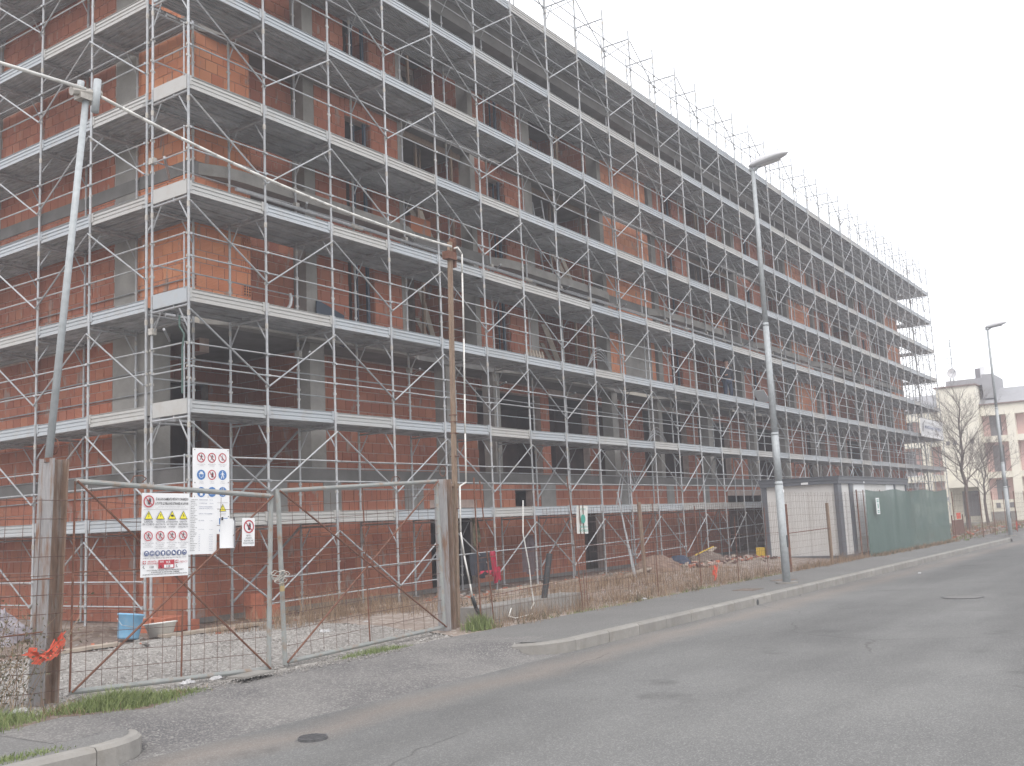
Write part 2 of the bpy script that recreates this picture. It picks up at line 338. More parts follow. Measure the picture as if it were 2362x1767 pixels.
# ------------------------------------------------------------------ mesh builder
class MB:
    def __init__(s):
        s.v = []; s.f = []; s.m = []
    def quad(s, a, b, c, d, mi=0):
        k = len(s.v); s.v += [tuple(a), tuple(b), tuple(c), tuple(d)]; s.f.append((k, k+1, k+2, k+3)); s.m.append(mi)
    def tri(s, a, b, c, mi=0):
        k = len(s.v); s.v += [tuple(a), tuple(b), tuple(c)]; s.f.append((k, k+1, k+2)); s.m.append(mi)
    def poly(s, pts, mi=0):
        k = len(s.v); s.v += [tuple(p) for p in pts]; s.f.append(tuple(range(k, k+len(pts)))); s.m.append(mi)
    def box(s, x0, x1, y0, y1, z0, z1, mi=0):
        k = len(s.v)
        s.v += [(x0,y0,z0),(x1,y0,z0),(x1,y1,z0),(x0,y1,z0),(x0,y0,z1),(x1,y0,z1),(x1,y1,z1),(x0,y1,z1)]
        for q in ((0,3,2,1),(4,5,6,7),(0,1,5,4),(1,2,6,5),(2,3,7,6),(3,0,4,7)):
            s.f.append(tuple(k+i for i in q)); s.m.append(mi)
        return s
    def obox(s, p, q, w, h, mi=0, up=(0,0,1)):
        """beam from p to q, width w (sideways) and height h"""
        p = Vector(p); q = Vector(q); d = (q-p).normalized(); up = Vector(up)
        if abs(d.dot(up)) > .99: up = Vector((0,1,0))
        sd = d.cross(up).normalized(); u = sd.cross(d).normalized()
        k = len(s.v)
        for c in (p, q):
            for a, b in ((-1,-1),(1,-1),(1,1),(-1,1)):
                s.v.append(tuple(c + sd*(a*w/2) + u*(b*h/2)))
        for qd in ((0,1,2,3),(7,6,5,4),(0,4,5,1),(1,5,6,2),(2,6,7,3),(3,7,4,0)):
            s.f.append(tuple(k+i for i in qd)); s.m.append(mi)
        return s
    def tube(s, p, q, r, n=6, mi=0, r2=None, cap=True):
        p = Vector(p); q = Vector(q); r2 = r if r2 is None else r2
        d = (q-p).normalized(); up = Vector((0,0,1)) if abs(d.z) < .95 else Vector((1,0,0))
        a = d.cross(up).normalized(); b = d.cross(a)
        k = len(s.v)
        for c, rr in ((p, r), (q, r2)):
            for i in range(n):
                t = 2*math.pi*i/n
                s.v.append(tuple(c + a*(rr*math.cos(t)) + b*(rr*math.sin(t))))
        for i in range(n):
            j = (i+1) % n
            s.f.append((k+i, k+j, k+n+j, k+n+i)); s.m.append(mi)
        if cap:
            s.f.append(tuple(k+i for i in reversed(range(n)))); s.m.append(mi)
            s.f.append(tuple(k+n+i for i in range(n))); s.m.append(mi)
        return s
    def path(s, pts, r, n=6, mi=0):
        for a, b in zip(pts[:-1], pts[1:]): s.tube(a, b, r, n, mi)
        return s
    def prism(s, poly, z0, z1, mi=0):
        """extrude an xy polygon (counter-clockwise)"""
        k = len(s.v); n = len(poly)
        s.v += [(x, y, z0) for x, y in poly] + [(x, y, z1) for x, y in poly]
        s.f.append(tuple(k+i for i in reversed(range(n)))); s.m.append(mi)
        s.f.append(tuple(k+n+i for i in range(n))); s.m.append(mi)
        for i in range(n):
            j = (i+1) % n
            s.f.append((k+i, k+j, k+n+j, k+n+i)); s.m.append(mi)
        return s
    def disc(s, c, r, n=20, mi=0, r0=0, sx=1.0):
        """disc or ring in the xz plane facing -y"""
        cx, cy, cz = c
        P = lambda rr, i: (cx + sx*rr*math.cos(2*math.pi*i/n), cy, cz + rr*math.sin(2*math.pi*i/n))
        if r0 == 0: s.poly([P(r, i) for i in range(n)], mi)
        else:
            for i in range(n): s.quad(P(r0, i), P(r, i), P(r, i+1), P(r0, i+1), mi)
        return s
    def mesh(s, name, mats):
        me = D.meshes.new(name)
        me.from_pydata(s.v, [], s.f)
        for m in (mats if isinstance(mats, (list, tuple)) else [mats]): me.materials.append(m)
        if max(s.m, default=0) > 0: me.polygons.foreach_set('material_index', s.m)
        me.update()
        return me
    def build(s, name, mats, parent=None, kind=None, smooth=False, loc=None):
        me = s.mesh(name, mats)
        if smooth: me.shade_smooth()
        return link(name, me, parent, kind, loc)

def link(name, me, parent=None, kind=None, loc=None, rot=None):
    o = D.objects.new(name, me); COL.objects.link(o)
    if parent: o.parent = parent
    if kind: o['kind'] = kind
    if loc is not None: o.location = loc
    if rot is not None: o.rotation_euler = rot
    return o
def thing(name, label, cat, loc=(0,0,0), rot=(0,0,0), group=None):
    o = D.objects.new(name, None); COL.objects.link(o); o.location = loc; o.rotation_euler = rot
    o.empty_display_size = .3
    tag(o, label, cat, group); return o
def tag(o, label, cat, group=None):
    o['label'] = label; o['category'] = cat
    if group: o['group'] = group
    return o

# ------------------------------------------------------------------ ground, street
ZP, ZR = -.12, -.30
def sheet(name, xs, ys, zf, mat, kind='structure', jit=0):
    m = MB(); nx, ny = len(xs), len(ys)
    for j, y in enumerate(ys):
        for i, x in enumerate(xs):
            m.v.append((x, y, zf(x, y) + (random.uniform(-jit, jit) if jit else 0)))
    for j in range(ny-1):
        for i in range(nx-1):
            k = j*nx+i; m.f.append((k, k+1, k+1+nx, k+nx)); m.m.append(0)
    return m.build(name, mat, None, kind, smooth=True)
def fr(a, b, st):
    n = max(1, int(round((b-a)/st))); return [a+(b-a)*i/n for i in range(n+1)]

DX0, DX1 = -5.35, .75            # dropped driveway between the two kerb runs
YK, YE = -6.62, -4.55            # kerb face and pavement inner edge
sheet('terrain', [-55, -40, 0, 40, 65, 100, 128], [-48, -30, -6.5, -4.4, 0, 14, 30, 58], lambda x, y: -.40, M['terrain'])
sheet('terrain', [-600, -55, 128, 800], [-600, -48, 58, 600], lambda x, y: -2.3, M['terrain'])
def road_z(x, y):
    return ZR + .02*min(1, max(0, (-7-y)/3))
m = sheet('road', fr(-40, 60, 2.5)+[90, 128], [-22, -18, -14, -11, -9, -8, -7.3, YK], road_z, M['road'])
sheet('road', fr(DX0-1.6, DX1+1.6, .5), [YK, -6.4, -6.1, -5.8], lambda x, y: ZR-.004-.0*(y-YK), M['road'])
# dropped driveway apron
cl = lambda v: max(0.0, min(1.0, v))
def arc(y, sgn):
    a = math.acos(1-cl((y-YK)/.62))
    return (DX0-.7)+.75*math.sin(a) if sgn > 0 else (DX1+.95)-.75*math.sin(a)
def ap_z(x, y):
    if y < YK-.05: return ZR-.02
    t = cl((y-YK)/(YE-YK)); tt = cl((y-YK-.35)/.6)
    sl = ZR+.002 + (ZP-.035-ZR)*t
    d = min(x-arc(y, 1), arc(y, -1)-x)
    if d < 0: return ZR-.02 if y < YK+.50 else ZP+.003
    side = sl+(ZP+.003-sl)*tt
    e = cl(d/(.05+.9*tt))
    return side*(1-e)+sl*e + .006*math.sin(x*3+y*2)*cl(d)*math.sin(math.pi*t)
sheet('driveway_apron', fr(DX0-.75, DX1+1.0, .08), [YK-.12]+fr(YK, YE, .07), ap_z, M['apron'])
sheet('pavement', fr(-40, DX0-.7, 3), [YK+.14, -5.5, YE], lambda x, y: ZP, M['sidewalk'])
sheet('pavement', fr(DX1+.95, 40.5, 3), [YK+.14, -5.5, YE], lambda x, y: ZP, M['sidewalk'])
for sg in (1, -1):
    mm = MB(); base = DX0-.7 if sg > 0 else DX1+.95
    pts = []
    for q in range(8):
        a = q/7*math.pi/2
        pts.append((base+sg*(.75*math.sin(a)-.10*math.sin(a)), YK+.62*(1-math.cos(a))+.12*math.cos(a)))
    pts.append((pts[-1][0], YE)); pts.append((base, YE))
    if sg < 0: pts = pts[::-1]
    mm.poly([(x, y, ZP) for x, y in pts]); mm.build('pavement', M['sidewalk'], None, 'structure')
def ap2(x, y):
    if y < YK-.05: return ZR-.02
    sl = ZR+.002+(ZP-ZR-.004)*cl((y-YK)/(YE-YK)); e = cl(min(x-40.5, 44.9-x)/.7)
    return ZP+.002 + (sl-ZP-.002)*e
sheet('driveway_apron', fr(40.5, 44.9, .2), [YK-.1]+fr(YK, YE, .3), ap2, M['sidewalk'])
sheet('pavement', [44.9, 50, 60, 75], [YK+.14, -5.5, YE], lambda x, y: ZP, M['sidewalk'])
def yard_z(x, y):
    t = max(0, min(1, (y-YE)/(2.8)))
    z = -.185 + .175*t if y > -4.2 else -.185
    z = max(z, -.185) + (.05 if x < -5.2 or x > 2.3 else 0)*(1-t)
    return z + .018*math.sin(x*2.1+y)*math.sin(y*1.7) * (1 if -4.3 < y < -.2 else 0)
sheet('gravel_drive', fr(-14, 1.9, .4), fr(YE+.02, -.3, .3), yard_z, M['gravel'], jit=.012)
sheet('yard_ground', fr(1.9, 24, .5), fr(YE+.02, -.3, .3), yard_z, M['yard'], jit=.015)
sheet('yard_ground', fr(24, 76, 2.5), [YE+.02, -3, -1.5, -.3], yard_z, M['yard'], jit=.02)
sheet('soil_strip', fr(-14, 62, .5), fr(-.3, 1.6, .3), lambda x, y: -.005+.03*math.sin(x*3.1)*math.cos(y*4+x), M['soil'], jit=.015)
sheet('side_yard_ground', fr(-40, 1.3, 1.2), fr(1.6, 30, 1.5), lambda x, y: -.01, M['yard'], jit=.02)

# kerb stones
ks = thing('street_kerb', '', ''); del ks['label']; del ks['category']; ks['kind'] = 'structure'
def kerb_stone(x0, x1):
    g = .006
    poly = [(YK, ZR-.1), (YK+.15, ZR-.1), (YK+.15, ZP+.004), (YK+.03, ZP+.004), (YK, ZP-.03)]
    m = MB(); n = len(poly)
    for x in (x0+g, x1-g): m.v += [(x, y, z) for y, z in poly]
    m.f.append(tuple(reversed(range(n)))); m.f.append(tuple(n+i for i in range(n)))
    for i in range(n): m.f.append((i, (i+1) % n, n+(i+1) % n, n+i))
    m.m = [0]*len(m.f)
    m.build('kerb_stone', M['kerb'], ks)
def kerb_end(x, sgn):
    """quarter-round kerb return that turns in at the driveway and sinks away"""
    pts = []
    for i in range(7):
        a = i/6*math.pi/2
        pts.append((x + sgn*.75*math.sin(a), YK + .62*(1-math.cos(a)), ZP+.004 - .025*(i/6)**2))
    m = MB(); wd = .15
    ring = []
    for i, (px, py, pz) in enumerate(pts):
        a = i/6*math.pi/2
        nx, ny = -sgn*math.sin(a), math.cos(a)
        ring.append([(px, py, ZR-.1), (px, py, pz-.03), (px+nx*.03, py+ny*.03, pz), (px+nx*wd, py+ny*wd, pz), (px+nx*wd, py+ny*wd, ZR-.1)])
    for r in ring: m.v += r
    for i in range(6):
        for j in range(4):
            q = (i*5+j, (i+1)*5+j, (i+1)*5+j+1, i*5+j+1)
            m.f.append(q if sgn > 0 else q[::-1]); m.m.append(0)
    m.f.append(tuple(range(30, 35))); m.m.append(0)
    m.build('kerb_stone', M['kerb'], ks)
x = DX0-.7
kerb_end(x, 1)
while x > -22: kerb_stone(x-1.0, x); x -= 1.0
x = DX1+.95
kerb_end(x, -1)
while x < 40: kerb_stone(x, x+1.0); x += 1.0
kerb_end(x, 1)
x = 44.9
while x < 74: kerb_stone(x, x+1.0); x += 1.0
vg = MB()
for i in range(60):
    xa, xb = -14+i*.18, -14+(i+1)*.18
    f = lambda x: (-4.98 + .05*math.sin(x*3.3)+.03*math.sin(x*9)) if x < -4.4 else (-4.98+.05*math.sin(x*3.3) + (x+4.4)*.42)
    for q in range(6):
        ya, yb_, yc, yd = (f(xa)+(YE+.02-f(xa))*q/6, f(xb)+(YE+.02-f(xb))*q/6, f(xb)+(YE+.02-f(xb))*(q+1)/6, f(xa)+(YE+.02-f(xa))*(q+1)/6)
        g_ = lambda x, y: (ap_z(x, min(y, YE)) if x > DX0-.7 else ZP)+(.006 if y > f(x)+.02 else -.004)
        if yd > ya: vg.quad((xa, ya, g_(xa, ya)), (xb, yb_, g_(xb, yb_)), (xb, yc, g_(xb, yc)), (xa, yd, g_(xa, yd)))
vg.build('soil_verge', M['soil'], None, 'structure')
# white sandy spill line along the pavement's inner edge
def spill():
    m = MB()
    for x in fr(-5.0, 1.4, .018)[:-1]:
        for k in range(4):
            y = YE + random.gauss(-.02, .09); s = random.uniform(.008, .022); zz = -.155 if x > -4.3 else -.11
            a = random.uniform(0, 3.1)
            c, t = math.cos(a)*s, math.sin(a)*s
            m.poly([(x-c, y-t, zz), (x+t, y-c, zz), (x+c, y+t, zz), (x-t, y+c, zz)]); m.tri((x-c, y-t, zz), (x+c, y+t, zz), (x, y, zz+s*.9))
    m.build('gravel_spill', M['pebble'], None, 'stuff')
spill()

# ------------------------------------------------------------------ the unfinished building
X0, Y0, XE, YB = 1.12, 1.40, 57.6, 13.0
B = thing('unfinished_building', 'long five storey unfinished building of red hollow brick and bare concrete behind scaffolding', 'building')
BW, BH, G = .30, .25, .017
brick_list = []        # candidates: (distance, axis, plane, u0,u1,z0,z1, out)
CAM = Vector((-11.25, -14.54, 1.58))
def intervals(u0, u1, z0, z1, holes):
    iv = [(u0, u1)]
    for h in holes:
        if h[2] < z1-.01 and h[3] > z0+.01:
            nv = []
            for a, b in iv:
                if h[1] <= a or h[0] >= b: nv.append((a, b)); continue
                if h[0] > a: nv.append((a, h[0]))
                if h[1] < b: nv.append((h[1], b))
            iv = nv
    return iv
def P3(axis, plane, u, z, o=0):
    return (u, plane+o, z) if axis == 'x' else (plane+o, u, z)
mort = MB()
def pbox(mb, axis, u0, u1, p0, p1, z0, z1, mi=0):
    if axis == 'x': mb.box(u0, u1, min(p0,p1), max(p0,p1), z0, z1, mi)
    else: mb.box(min(p0,p1), max(p0,p1), u0, u1, z0, z1, mi)
def brick_wall(axis, plane, u0, u1, z0, z1, holes=(), out=-1, th=.25):
    """mortar core plus bricks proud of it; out = direction of the outer face along the other axis"""
    us = sorted({u0, u1, *[min(max(h[0], u0), u1) for h in holes], *[min(max(h[1], u0), u1) for h in holes]})
    zs = sorted({z0, z1, *[min(max(h[2], z0), z1) for h in holes], *[min(max(h[3], z0), z1) for h in holes]})
    for a, b in zip(us[:-1], us[1:]):
        for c, d in zip(zs[:-1], zs[1:]):
            um, zm = (a+b)/2, (c+d)/2
            if any(h[0] < um < h[1] and h[2] < zm < h[3] for h in holes): continue
            if b-a < .01 or d-c < .01: continue
            pbox(mort, axis, a+.004, b-.004, plane - out*.008, plane - out*th, c, d)
    r = 0; z = z0
    while z < z1-.04:
        zt = min(z+BH, z1)
        off = (r % 2)*BW/2
        for a, b in intervals(u0, u1, z, zt, holes):
            u = math.floor((a-off)/BW)*BW + off
            while u < b:
                p, q = max(u, a), min(u+BW, b)
                if q-p > .07:
                    c = Vector(P3(axis, plane, (p+q)/2, (z+zt)/2))
                    brick_list.append(((c-CAM).length, axis, plane, p+G/2, q-G/2, z+G/2, zt-G/2, out))
                u += BW
        z += BH; r += 1

SL = [(2.66, 2.95), (5.74, 5.98), (8.78, 9.05), (11.84, 12.10), (14.92, 15.20)]     # slab/beam bands
conc = lambda name, f, mat='concrete': f.build(name, M[mat], B)
# units along the facade: brick intervals, columns, windows, open loggias (x0,x1,depth)
UNITS = dict(brick=[(1.12, 2.64), (4.54, 5.56), (6.45, 7.45), (10.72, 11.36), (12.10, 13.20), (18.0, 21.3), (21.9, 22.6), (23.5, 24.6),
                    (29.7, 30.6), (31.4, 32.5), (36.2, 39.3), (40.1, 41.0), (41.8, 42.9), (47.8, 48.7), (49.5, 50.6), (54.3, 57.6)],
             col=[(4.21, 4.54), (7.45, 7.66), (10.5, 10.72), (13.20, 13.62), (17.75, 18.0), (21.55, 21.9), (24.6, 24.85), (29.4, 29.7), (32.5, 32.9),
                  (35.9, 36.2), (39.8, 40.1), (42.9, 43.2), (47.5, 47.8), (50.6, 50.9), (54.0, 54.3)],
             win=[(5.56, 6.45), (11.36, 12.10), (22.6, 23.5), (30.6, 31.4), (41.0, 41.8), (48.7, 49.5)],
             loggia=[(2.64, 4.21, .38), (7.66, 10.5, 1.9), (13.62, 17.75, 2.3), (21.3, 21.55, .4), (24.85, 29.4, 2.2), (32.9, 35.9, 1.7),
                     (39.3, 39.8, .4), (43.2, 47.5, 2.2), (50.9, 54.0, 1.7)])
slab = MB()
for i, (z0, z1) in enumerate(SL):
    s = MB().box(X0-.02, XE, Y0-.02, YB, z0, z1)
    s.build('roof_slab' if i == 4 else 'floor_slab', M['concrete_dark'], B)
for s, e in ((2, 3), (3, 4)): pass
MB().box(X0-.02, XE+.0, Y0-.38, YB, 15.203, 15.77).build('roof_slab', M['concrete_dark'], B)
M['palec'] = flat('pale_concrete', (0.52, 0.48, 0.42), 0.9, 0, 0.1, 3, 0.2)
for a, b in ((1.12, 6.4), (12.6, 17.0), (18.5, 22), (24, 28.5)):
    MB().box(a, b, Y0-.034, Y0-.0215, 5.75, 5.97).build('slab_edge_strip', M['palec'], B)
# balconies with curved fronts
def balcony(xa, xb, z0, z1, bulge=.27, e=1.2):
    pts = [(xa, Y0-.024)]
    n = 14
    for i in range(n+1):
        t = i/n; x = xa+(xb-xa)*t
        d = min((x-xa)/e, (xb-x)/e, 1.0)
        pts.append((x, Y0-.03-bulge*math.sqrt(max(0, 1-(1-d)**2))))
    pts.append((xb, Y0-.024))
    MB().prism(pts[::1], z0, z1).build('balcony', M['concrete'], B)
for z0, z1 in SL[1:4]:
    for a, b in ((1.3, 8.0), (11.2, 18.1), (20.9, 28.0), (31.0, 38.6), (39.0, 46.5), (48.5, 55.5)):
        balcony(a, b, z0-.004, z1-.03)
for fl in range(2, 5):
    zb, zt = SL[fl-1][1], SL[fl][0]
    if fl == 2: zt = SL[2][0]
    for a, b in UNITS['brick']:
        brick_wall('x', Y0, a, b, zb, zt)
    for a, b in UNITS['col']:
        MB().box(a, b, Y0-.006, Y0+.38, zb, zt).build('concrete_column', M['concrete'], B)
    for a, b in UNITS['win']:
        brick_wall('x', Y0, a, b, zb+2.35, zt)
        f = MB().box(b-.20, b-.13, Y0+.04, Y0+.10, zb, zb+2.35).box(a+.06, a+.11, Y0+.14, Y0+.19, zb, zb+2.35).box(a+.44, a+.47, Y0+.14, Y0+.18, zb, zb+2.3)
        f.build('window_frame', M['winframe'], B)
        brick_wall('y', b, Y0+.004, Y0+.6, zb, zb+2.35, out=-1, th=.12)       # jamb facing the street end
    for a, b, d in UNITS['loggia']:
        zt2 = zt
        if d > 1:
            w_ = b-a; rl = random.Random(int(a*10)+fl*7)
            p_ = rl.choice((.05, .2, .1)); q_ = rl.choice((.95, .8, .9))
            holes = [(a+w_*p_, a+w_*q_, zb, zb+rl.choice((2.3, 2.6, 2.75)))] if rl.random() < .6 else [(a+w_*.04, a+w_*.42, zb, zb+2.5), (a+w_*.56, a+w_*.98, zb+rl.choice((0, .9)), zb+2.6)]
        else: holes = []
        brick_wall('x', Y0+d, a, b, zb, zt2, holes=holes)
        if d > 1:
            brick_wall('y', b, Y0+.39, Y0+d, zb, zt2, out=-1, th=.2)
rp = random.Random(77)
for fl in (2, 3, 4):
    zb, zt = SL[fl-1][1], SL[fl][0]
    for a, b, d in UNITS['loggia']:
        if d < 1: continue
        for q in range(rp.randint(2, 4)):
            x = rp.uniform(a+.3, b-.3); y = Y0+rp.uniform(.2, .9)
            MB().obox((x, y, zb), (x+rp.uniform(-.12, .12), y, zt), .07, .07).build('timber_prop', M['wood'], B)
        MB().box(a+.1, b-.1, Y0+.25, Y0+.37, zt-.16, zt-.002).build('shuttering_board', M['wood'], B)
        if rp.random() < .7:
            x = rp.uniform(a+.2, b-1.2)
            for q in range(3): MB().obox((x+q*.12, Y0+.3, zb), (x+.35+q*.15, Y0+1.2, zb+rp.uniform(1.2, 2.1)), .14, .03).build('timber_board', M['plank'], B)
        if rp.random() < .5:
            x = rp.uniform(a+.2, b-1.0); MB().box(x, x+.8, Y0+.1, Y0+.5, zb, zb+rp.uniform(.3, .7)).build('block_stack', M['brick_orange'], B)
# first floor: recessed wall with open corner loggia
zb, zt = SL[0][1], SL[1][0]
F1holes = [(1.3, 3.2, zb, zt-.3), (3.9, 5.2, zb, zt-.45), (11.6, 14.9, zb, zt-.3), (15.4, 17.8, zb, zt-.2), (18.5, 20.4, zb, zt-.3), (21.8, 25.5, zb, zt-.2), (26.6, 29.8, zb, zt-.3), (33, 36.5, zb, zt-.3), (40, 43, zb, zt-.3), (47, 51, zb, zt-.3)]
brick_wall('x', 2.3, 4.76, XE, zb, zt, holes=F1holes[2:])
brick_wall('x', 4.6, 2.2, 4.75, zb, zt, holes=[(3.0, 4.1, zb, zb+2.2)])
brick_wall('y', 4.76, 2.31, 6.3, zb, zt, out=-1)
brick_wall('y', 2.2, 2.5, 4.6, zb, zt, holes=[(2.5, 3.9, zb, zt-.3)], out=-1)
for a, b in ((4.3, 4.75), (9.1, 9.35), (11.2, 11.5), (17.9, 18.3), (21.3, 21.6), (25.6, 26.0), (30.4, 30.7), (34.2, 34.6), (39, 39.3), (43.4, 43.8), (47.9, 48.2), (52.4, 52.8)):
    MB().box(a, b, Y0+.02, Y0+.4, zb, zt).build('concrete_column', M['concrete'], B)
for a, b in ((4.6, 9.1), (11.5, 12.4), (18.4, 21.2), (26.1, 30.2), (34.7, 38.8), (43.9, 47.7)):
    pass
MB().box(19.0, 21.0, Y0-.012, Y0-.002, SL[1][1], SL[1][1]+2.5).build('render_panel', M['concrete'], B)
# ground floor
zb, zt = -.05, SL[0][0]
g0holes = [(8.25, 10.2, 0, 2.05), (15.6, 16.8, 0, 1.9), (27.0, 31.5, 0, 2.3), (36, 38, 0, 2.3), (43, 46, 0, 2.3), (12.0, 12.9, 2.05, 2.5)]
brick_wall('x', Y0, X0, XE, 0, zt, holes=g0holes)
for a, b in ((3.0, 3.55), (4.6, 5.15), (7.3, 8.0), (10.5, 10.9), (13.3, 14.1), (18.1, 18.8), (21.5, 22.1), (24.6, 25.2), (32, 32.8)):
    MB().box(a, b, Y0-.022, Y0-.008, 2.02, zt).build('render_panel', M['plaster'], B)
MB().box(X0, XE, Y0-.016, Y0-.003, 0, .10).build('plinth', M['concrete_dark'], B)
# left side wall
for fl in range(5):
    zb = 0 if fl == 0 else SL[fl-1][1]; zt = SL[fl][0]
    if fl == 1:
        brick_wall('y', X0, 3.9, 8.45, zb, zt)
        MB().box(X0-.006, X0+.4, 2.55, 3.9, zb, zt).build('concrete_column', M['concrete'], B)
    elif fl == 0:
        brick_wall('y', X0, Y0, 8.45, 0, zt)
    else:
        brick_wall('y', X0, Y0, 3.13, zb, zt)
        brick_wall('y', X0, 3.86, 8.45, zb, zt)
        MB().box(X0-.006, X0+.4, 3.13, 3.86, zb, zt).build('concrete_column', M['concrete'], B)
    MB().box(X0-.006, X0+.4, 8.45, 9.1, zb, zt).build('concrete_column', M['concrete'], B)
    brick_wall('y', X0, 9.1, YB, zb, zt)
mort.build('mortar_wall', M['mortar'], B)
# mortar scraps and corner detail: perforated brick ends
def hollow_brick(axis, plane, u0, u1, z0, z1, out):
    m = MB(); nu, nz = 3, 4
    pbox(m, axis, u0, u1, plane+out*.004, plane-out*.05, z0, z1, 1)
    bu, bz = (u1-u0)/nu, (z1-z0)/nz
    for i in range(nu+1):
        c = u0+bu*i; pbox(m, axis, max(u0, c-.008), min(u1, c+.008), plane+out*.004, plane+out*.020, z0, z1)
    for i in range(nz+1):
        c = z0+bz*i; pbox(m, axis, u0, u1, plane+out*.005, plane+out*.018, max(z0, c-.008), min(z1, c+.008))
    m.build('hollow_brick', [M['brick_orange'], M['dark']], B)
for fl in range(2, 5):
    z = SL[fl-1][1]; r = 0
    while z < SL[fl][0]-.2:
        if r % 2 == 0:
            hollow_brick('x', Y0, X0+.005, X0+.14, z+.01, z+.24, -1)
            hollow_brick('x', Y0, 2.44, 2.63, z+.01, z+.24, -1)
        z += BH; r += 1
brick_list.sort(key=lambda b: b[0])
cache = {}
rest = MB()
for idx, (dist, axis, plane, u0, u1, z0, z1, out) in enumerate(brick_list):
    jit = random.uniform(-.002, .003)
    if idx < 300 - 0:
        og = z0 > 5.9 and ((axis == 'x' and plane == Y0 and (u1 < 2.7 or 18 < u0 < 21.3 or 36.2 < u0 < 39.3 or u0 > 54.2)) or (axis == 'y' and plane == X0 and u1 < 3.2))
        key = (axis, round(u1-u0, 3), round(z1-z0, 3), og)
        if key not in cache:
            m = MB()
            hu, hz = (u1-u0)/2, (z1-z0)/2
            if axis == 'x': m.box(-hu, hu, -.0055, .02, -hz, hz)
            else: m.box(-.0055, .02, -hu, hu, -hz, hz)
            cache[key] = m.mesh('brick', M['brick_orange' if og else 'brick'])
        link('brick', cache[key], B, loc=P3(axis, plane + jit, (u0+u1)/2, (z0+z1)/2))
    else:
        og = z0 > 5.9 and ((axis == 'x' and plane == Y0 and (u1 < 2.7 or 18 < u0 < 21.3 or 36.2 < u0 < 39.3 or u0 > 54.2)) or (axis == 'y' and plane == X0 and u1 < 3.2))
        k = len(rest.v); p = plane+out*(.0055+jit); q = plane-out*.008
        # five-sided block, back left off
        A = [P3(axis, 0, u, z, o) for o in (p, q) for u, z in ((u0, z0), (u1, z0), (u1, z1), (u0, z1))]
        rest.v += A
        fs = ((0,1,2,3),(0,4,5,1),(1,5,6,2),(2,6,7,3),(3,7,4,0))
        for f in fs: rest.f.append(tuple(k+i for i in (f if axis == 'x' else f[::-1]))); rest.m.append(int(og))
rest.build('brickwork', [M['brick'], M['brick_orange']], B, 'stuff')
print('bricks', len(brick_list))
# interior cross walls and back of the rooms, room shade put into their colour
for fl in range(5):
    zb = 0 if fl == 0 else SL[fl-1][1]; zt = SL[fl][0]
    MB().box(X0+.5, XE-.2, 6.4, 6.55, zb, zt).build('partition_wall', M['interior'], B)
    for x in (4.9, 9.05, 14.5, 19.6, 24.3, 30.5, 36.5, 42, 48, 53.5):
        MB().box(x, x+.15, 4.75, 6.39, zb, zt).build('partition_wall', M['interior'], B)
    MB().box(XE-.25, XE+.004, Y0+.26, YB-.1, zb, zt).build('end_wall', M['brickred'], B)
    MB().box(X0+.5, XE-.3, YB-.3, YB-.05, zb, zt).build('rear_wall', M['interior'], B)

# ------------------------------------------------------------------ scaffolding
BAY, NB, WID = 1.8, 34, 1.05
R_ = .0245
def frame_mesh(top=False):
    """portal frame 2 m high, outer leg at y=0, inner leg at y=WID, local z -2..0"""
    m = MB()
    for y in (0, WID): m.tube((0, y, -2.0), (0, y, 0), R_, 8)
    m.tube((0, .02, -.30), (0, WID-.02, -.30), .021, 6)
    for y, s in ((0, 1), (WID, -1)):
        m.tube((0, y, -.74), (0, y+s*.26, -.33), .014, 5)
        m.tube((0, y, -.50), (0, y, -.40), .031, 8, 1)          # spigot collar
        for z in (-1.0, -1.41, -1.62): m.box(-.045, .045, y-.012, y+.012, z-.02, z+.02, 1)   # wedge plates
    m.tube((0, .42, -.33), (0, .42, -.25), .012, 4)
    return m.mesh('frame', [M['steel'], M['fitting']])
def toe_mesh(L):
    prof = [(0, -.285), (-.012, -.285), (-.012, -.225), (.0, -.205), (.0, -.19), (-.012, -.18), (-.012, -.125), (.006, -.11), (.006, -.095), (-.012, -.085), (-.012, -.035), (.004, -.022), (.004, -.012), (-.016, -.006), (-.016, 0), (.02, 0)]
    m = MB(); n = len(prof); x0, x1 = .03, L-.03
    for x in (x0, x1): m.v += [(x, y+.028, z*.80) for y, z in prof]
    for i in range(n-1): m.f.append((i, i+1, n+i+1, n+i)); m.m.append(0)
    m.f.append((n-1, 0, n, 2*n-1)); m.m.append(0)
    m.box(.02, .075, .006, .045, -.17, .012); m.box(L-.075, L-.02, .006, .045, -.17, .012)
    return m.mesh('toe_board', M['toe'])
def plank_mesh(L, n, w=.325):
    """n pressed steel planks side by side, ribbed underneath"""
    m = MB()
    for k in range(n):
        y = k*(w+.01)
        # profile across the plank: top flat with downturned ribs
        pr = [(0, -.27), (0, -.205), (.01, -.20), (w-.01, -.20), (w, -.205), (w, -.27), (w-.03, -.27), (w-.03, -.225), (w*.68, -.225), (w*.64, -.262), (w*.56, -.262), (w*.52, -.225), (w*.46, -.225), (w*.42, -.262), (w*.34, -.262), (w*.30, -.225), (.03, -.225), (.03, -.27)]
        q = len(pr); b = len(m.v)
        for x in (.01, L-.01): m.v += [(x, y+a, z*.84) for a, z in pr]
        for i in range(q):
            j = (i+1) % q; m.f.append((b+i, b+q+i, b+q+j, b+j)); m.m.append(0)
        m.box(.0, .05, y+.05, y+w-.05, -.245, -.20); m.box(L-.05, L, y+.05, y+w-.05, -.245, -.20)
        for c in (.18, .5, .82): m.box(L*c-.03, L*c+.03, y+w*.49-.012, y+w*.49+.012, -.1915, -.1905, 1)  # flat dark patches imitate shaded holes in the plank
    return m.mesh('deck_plank' if n == 1 else 'deck', [M['steel_dark'], M['dark']])
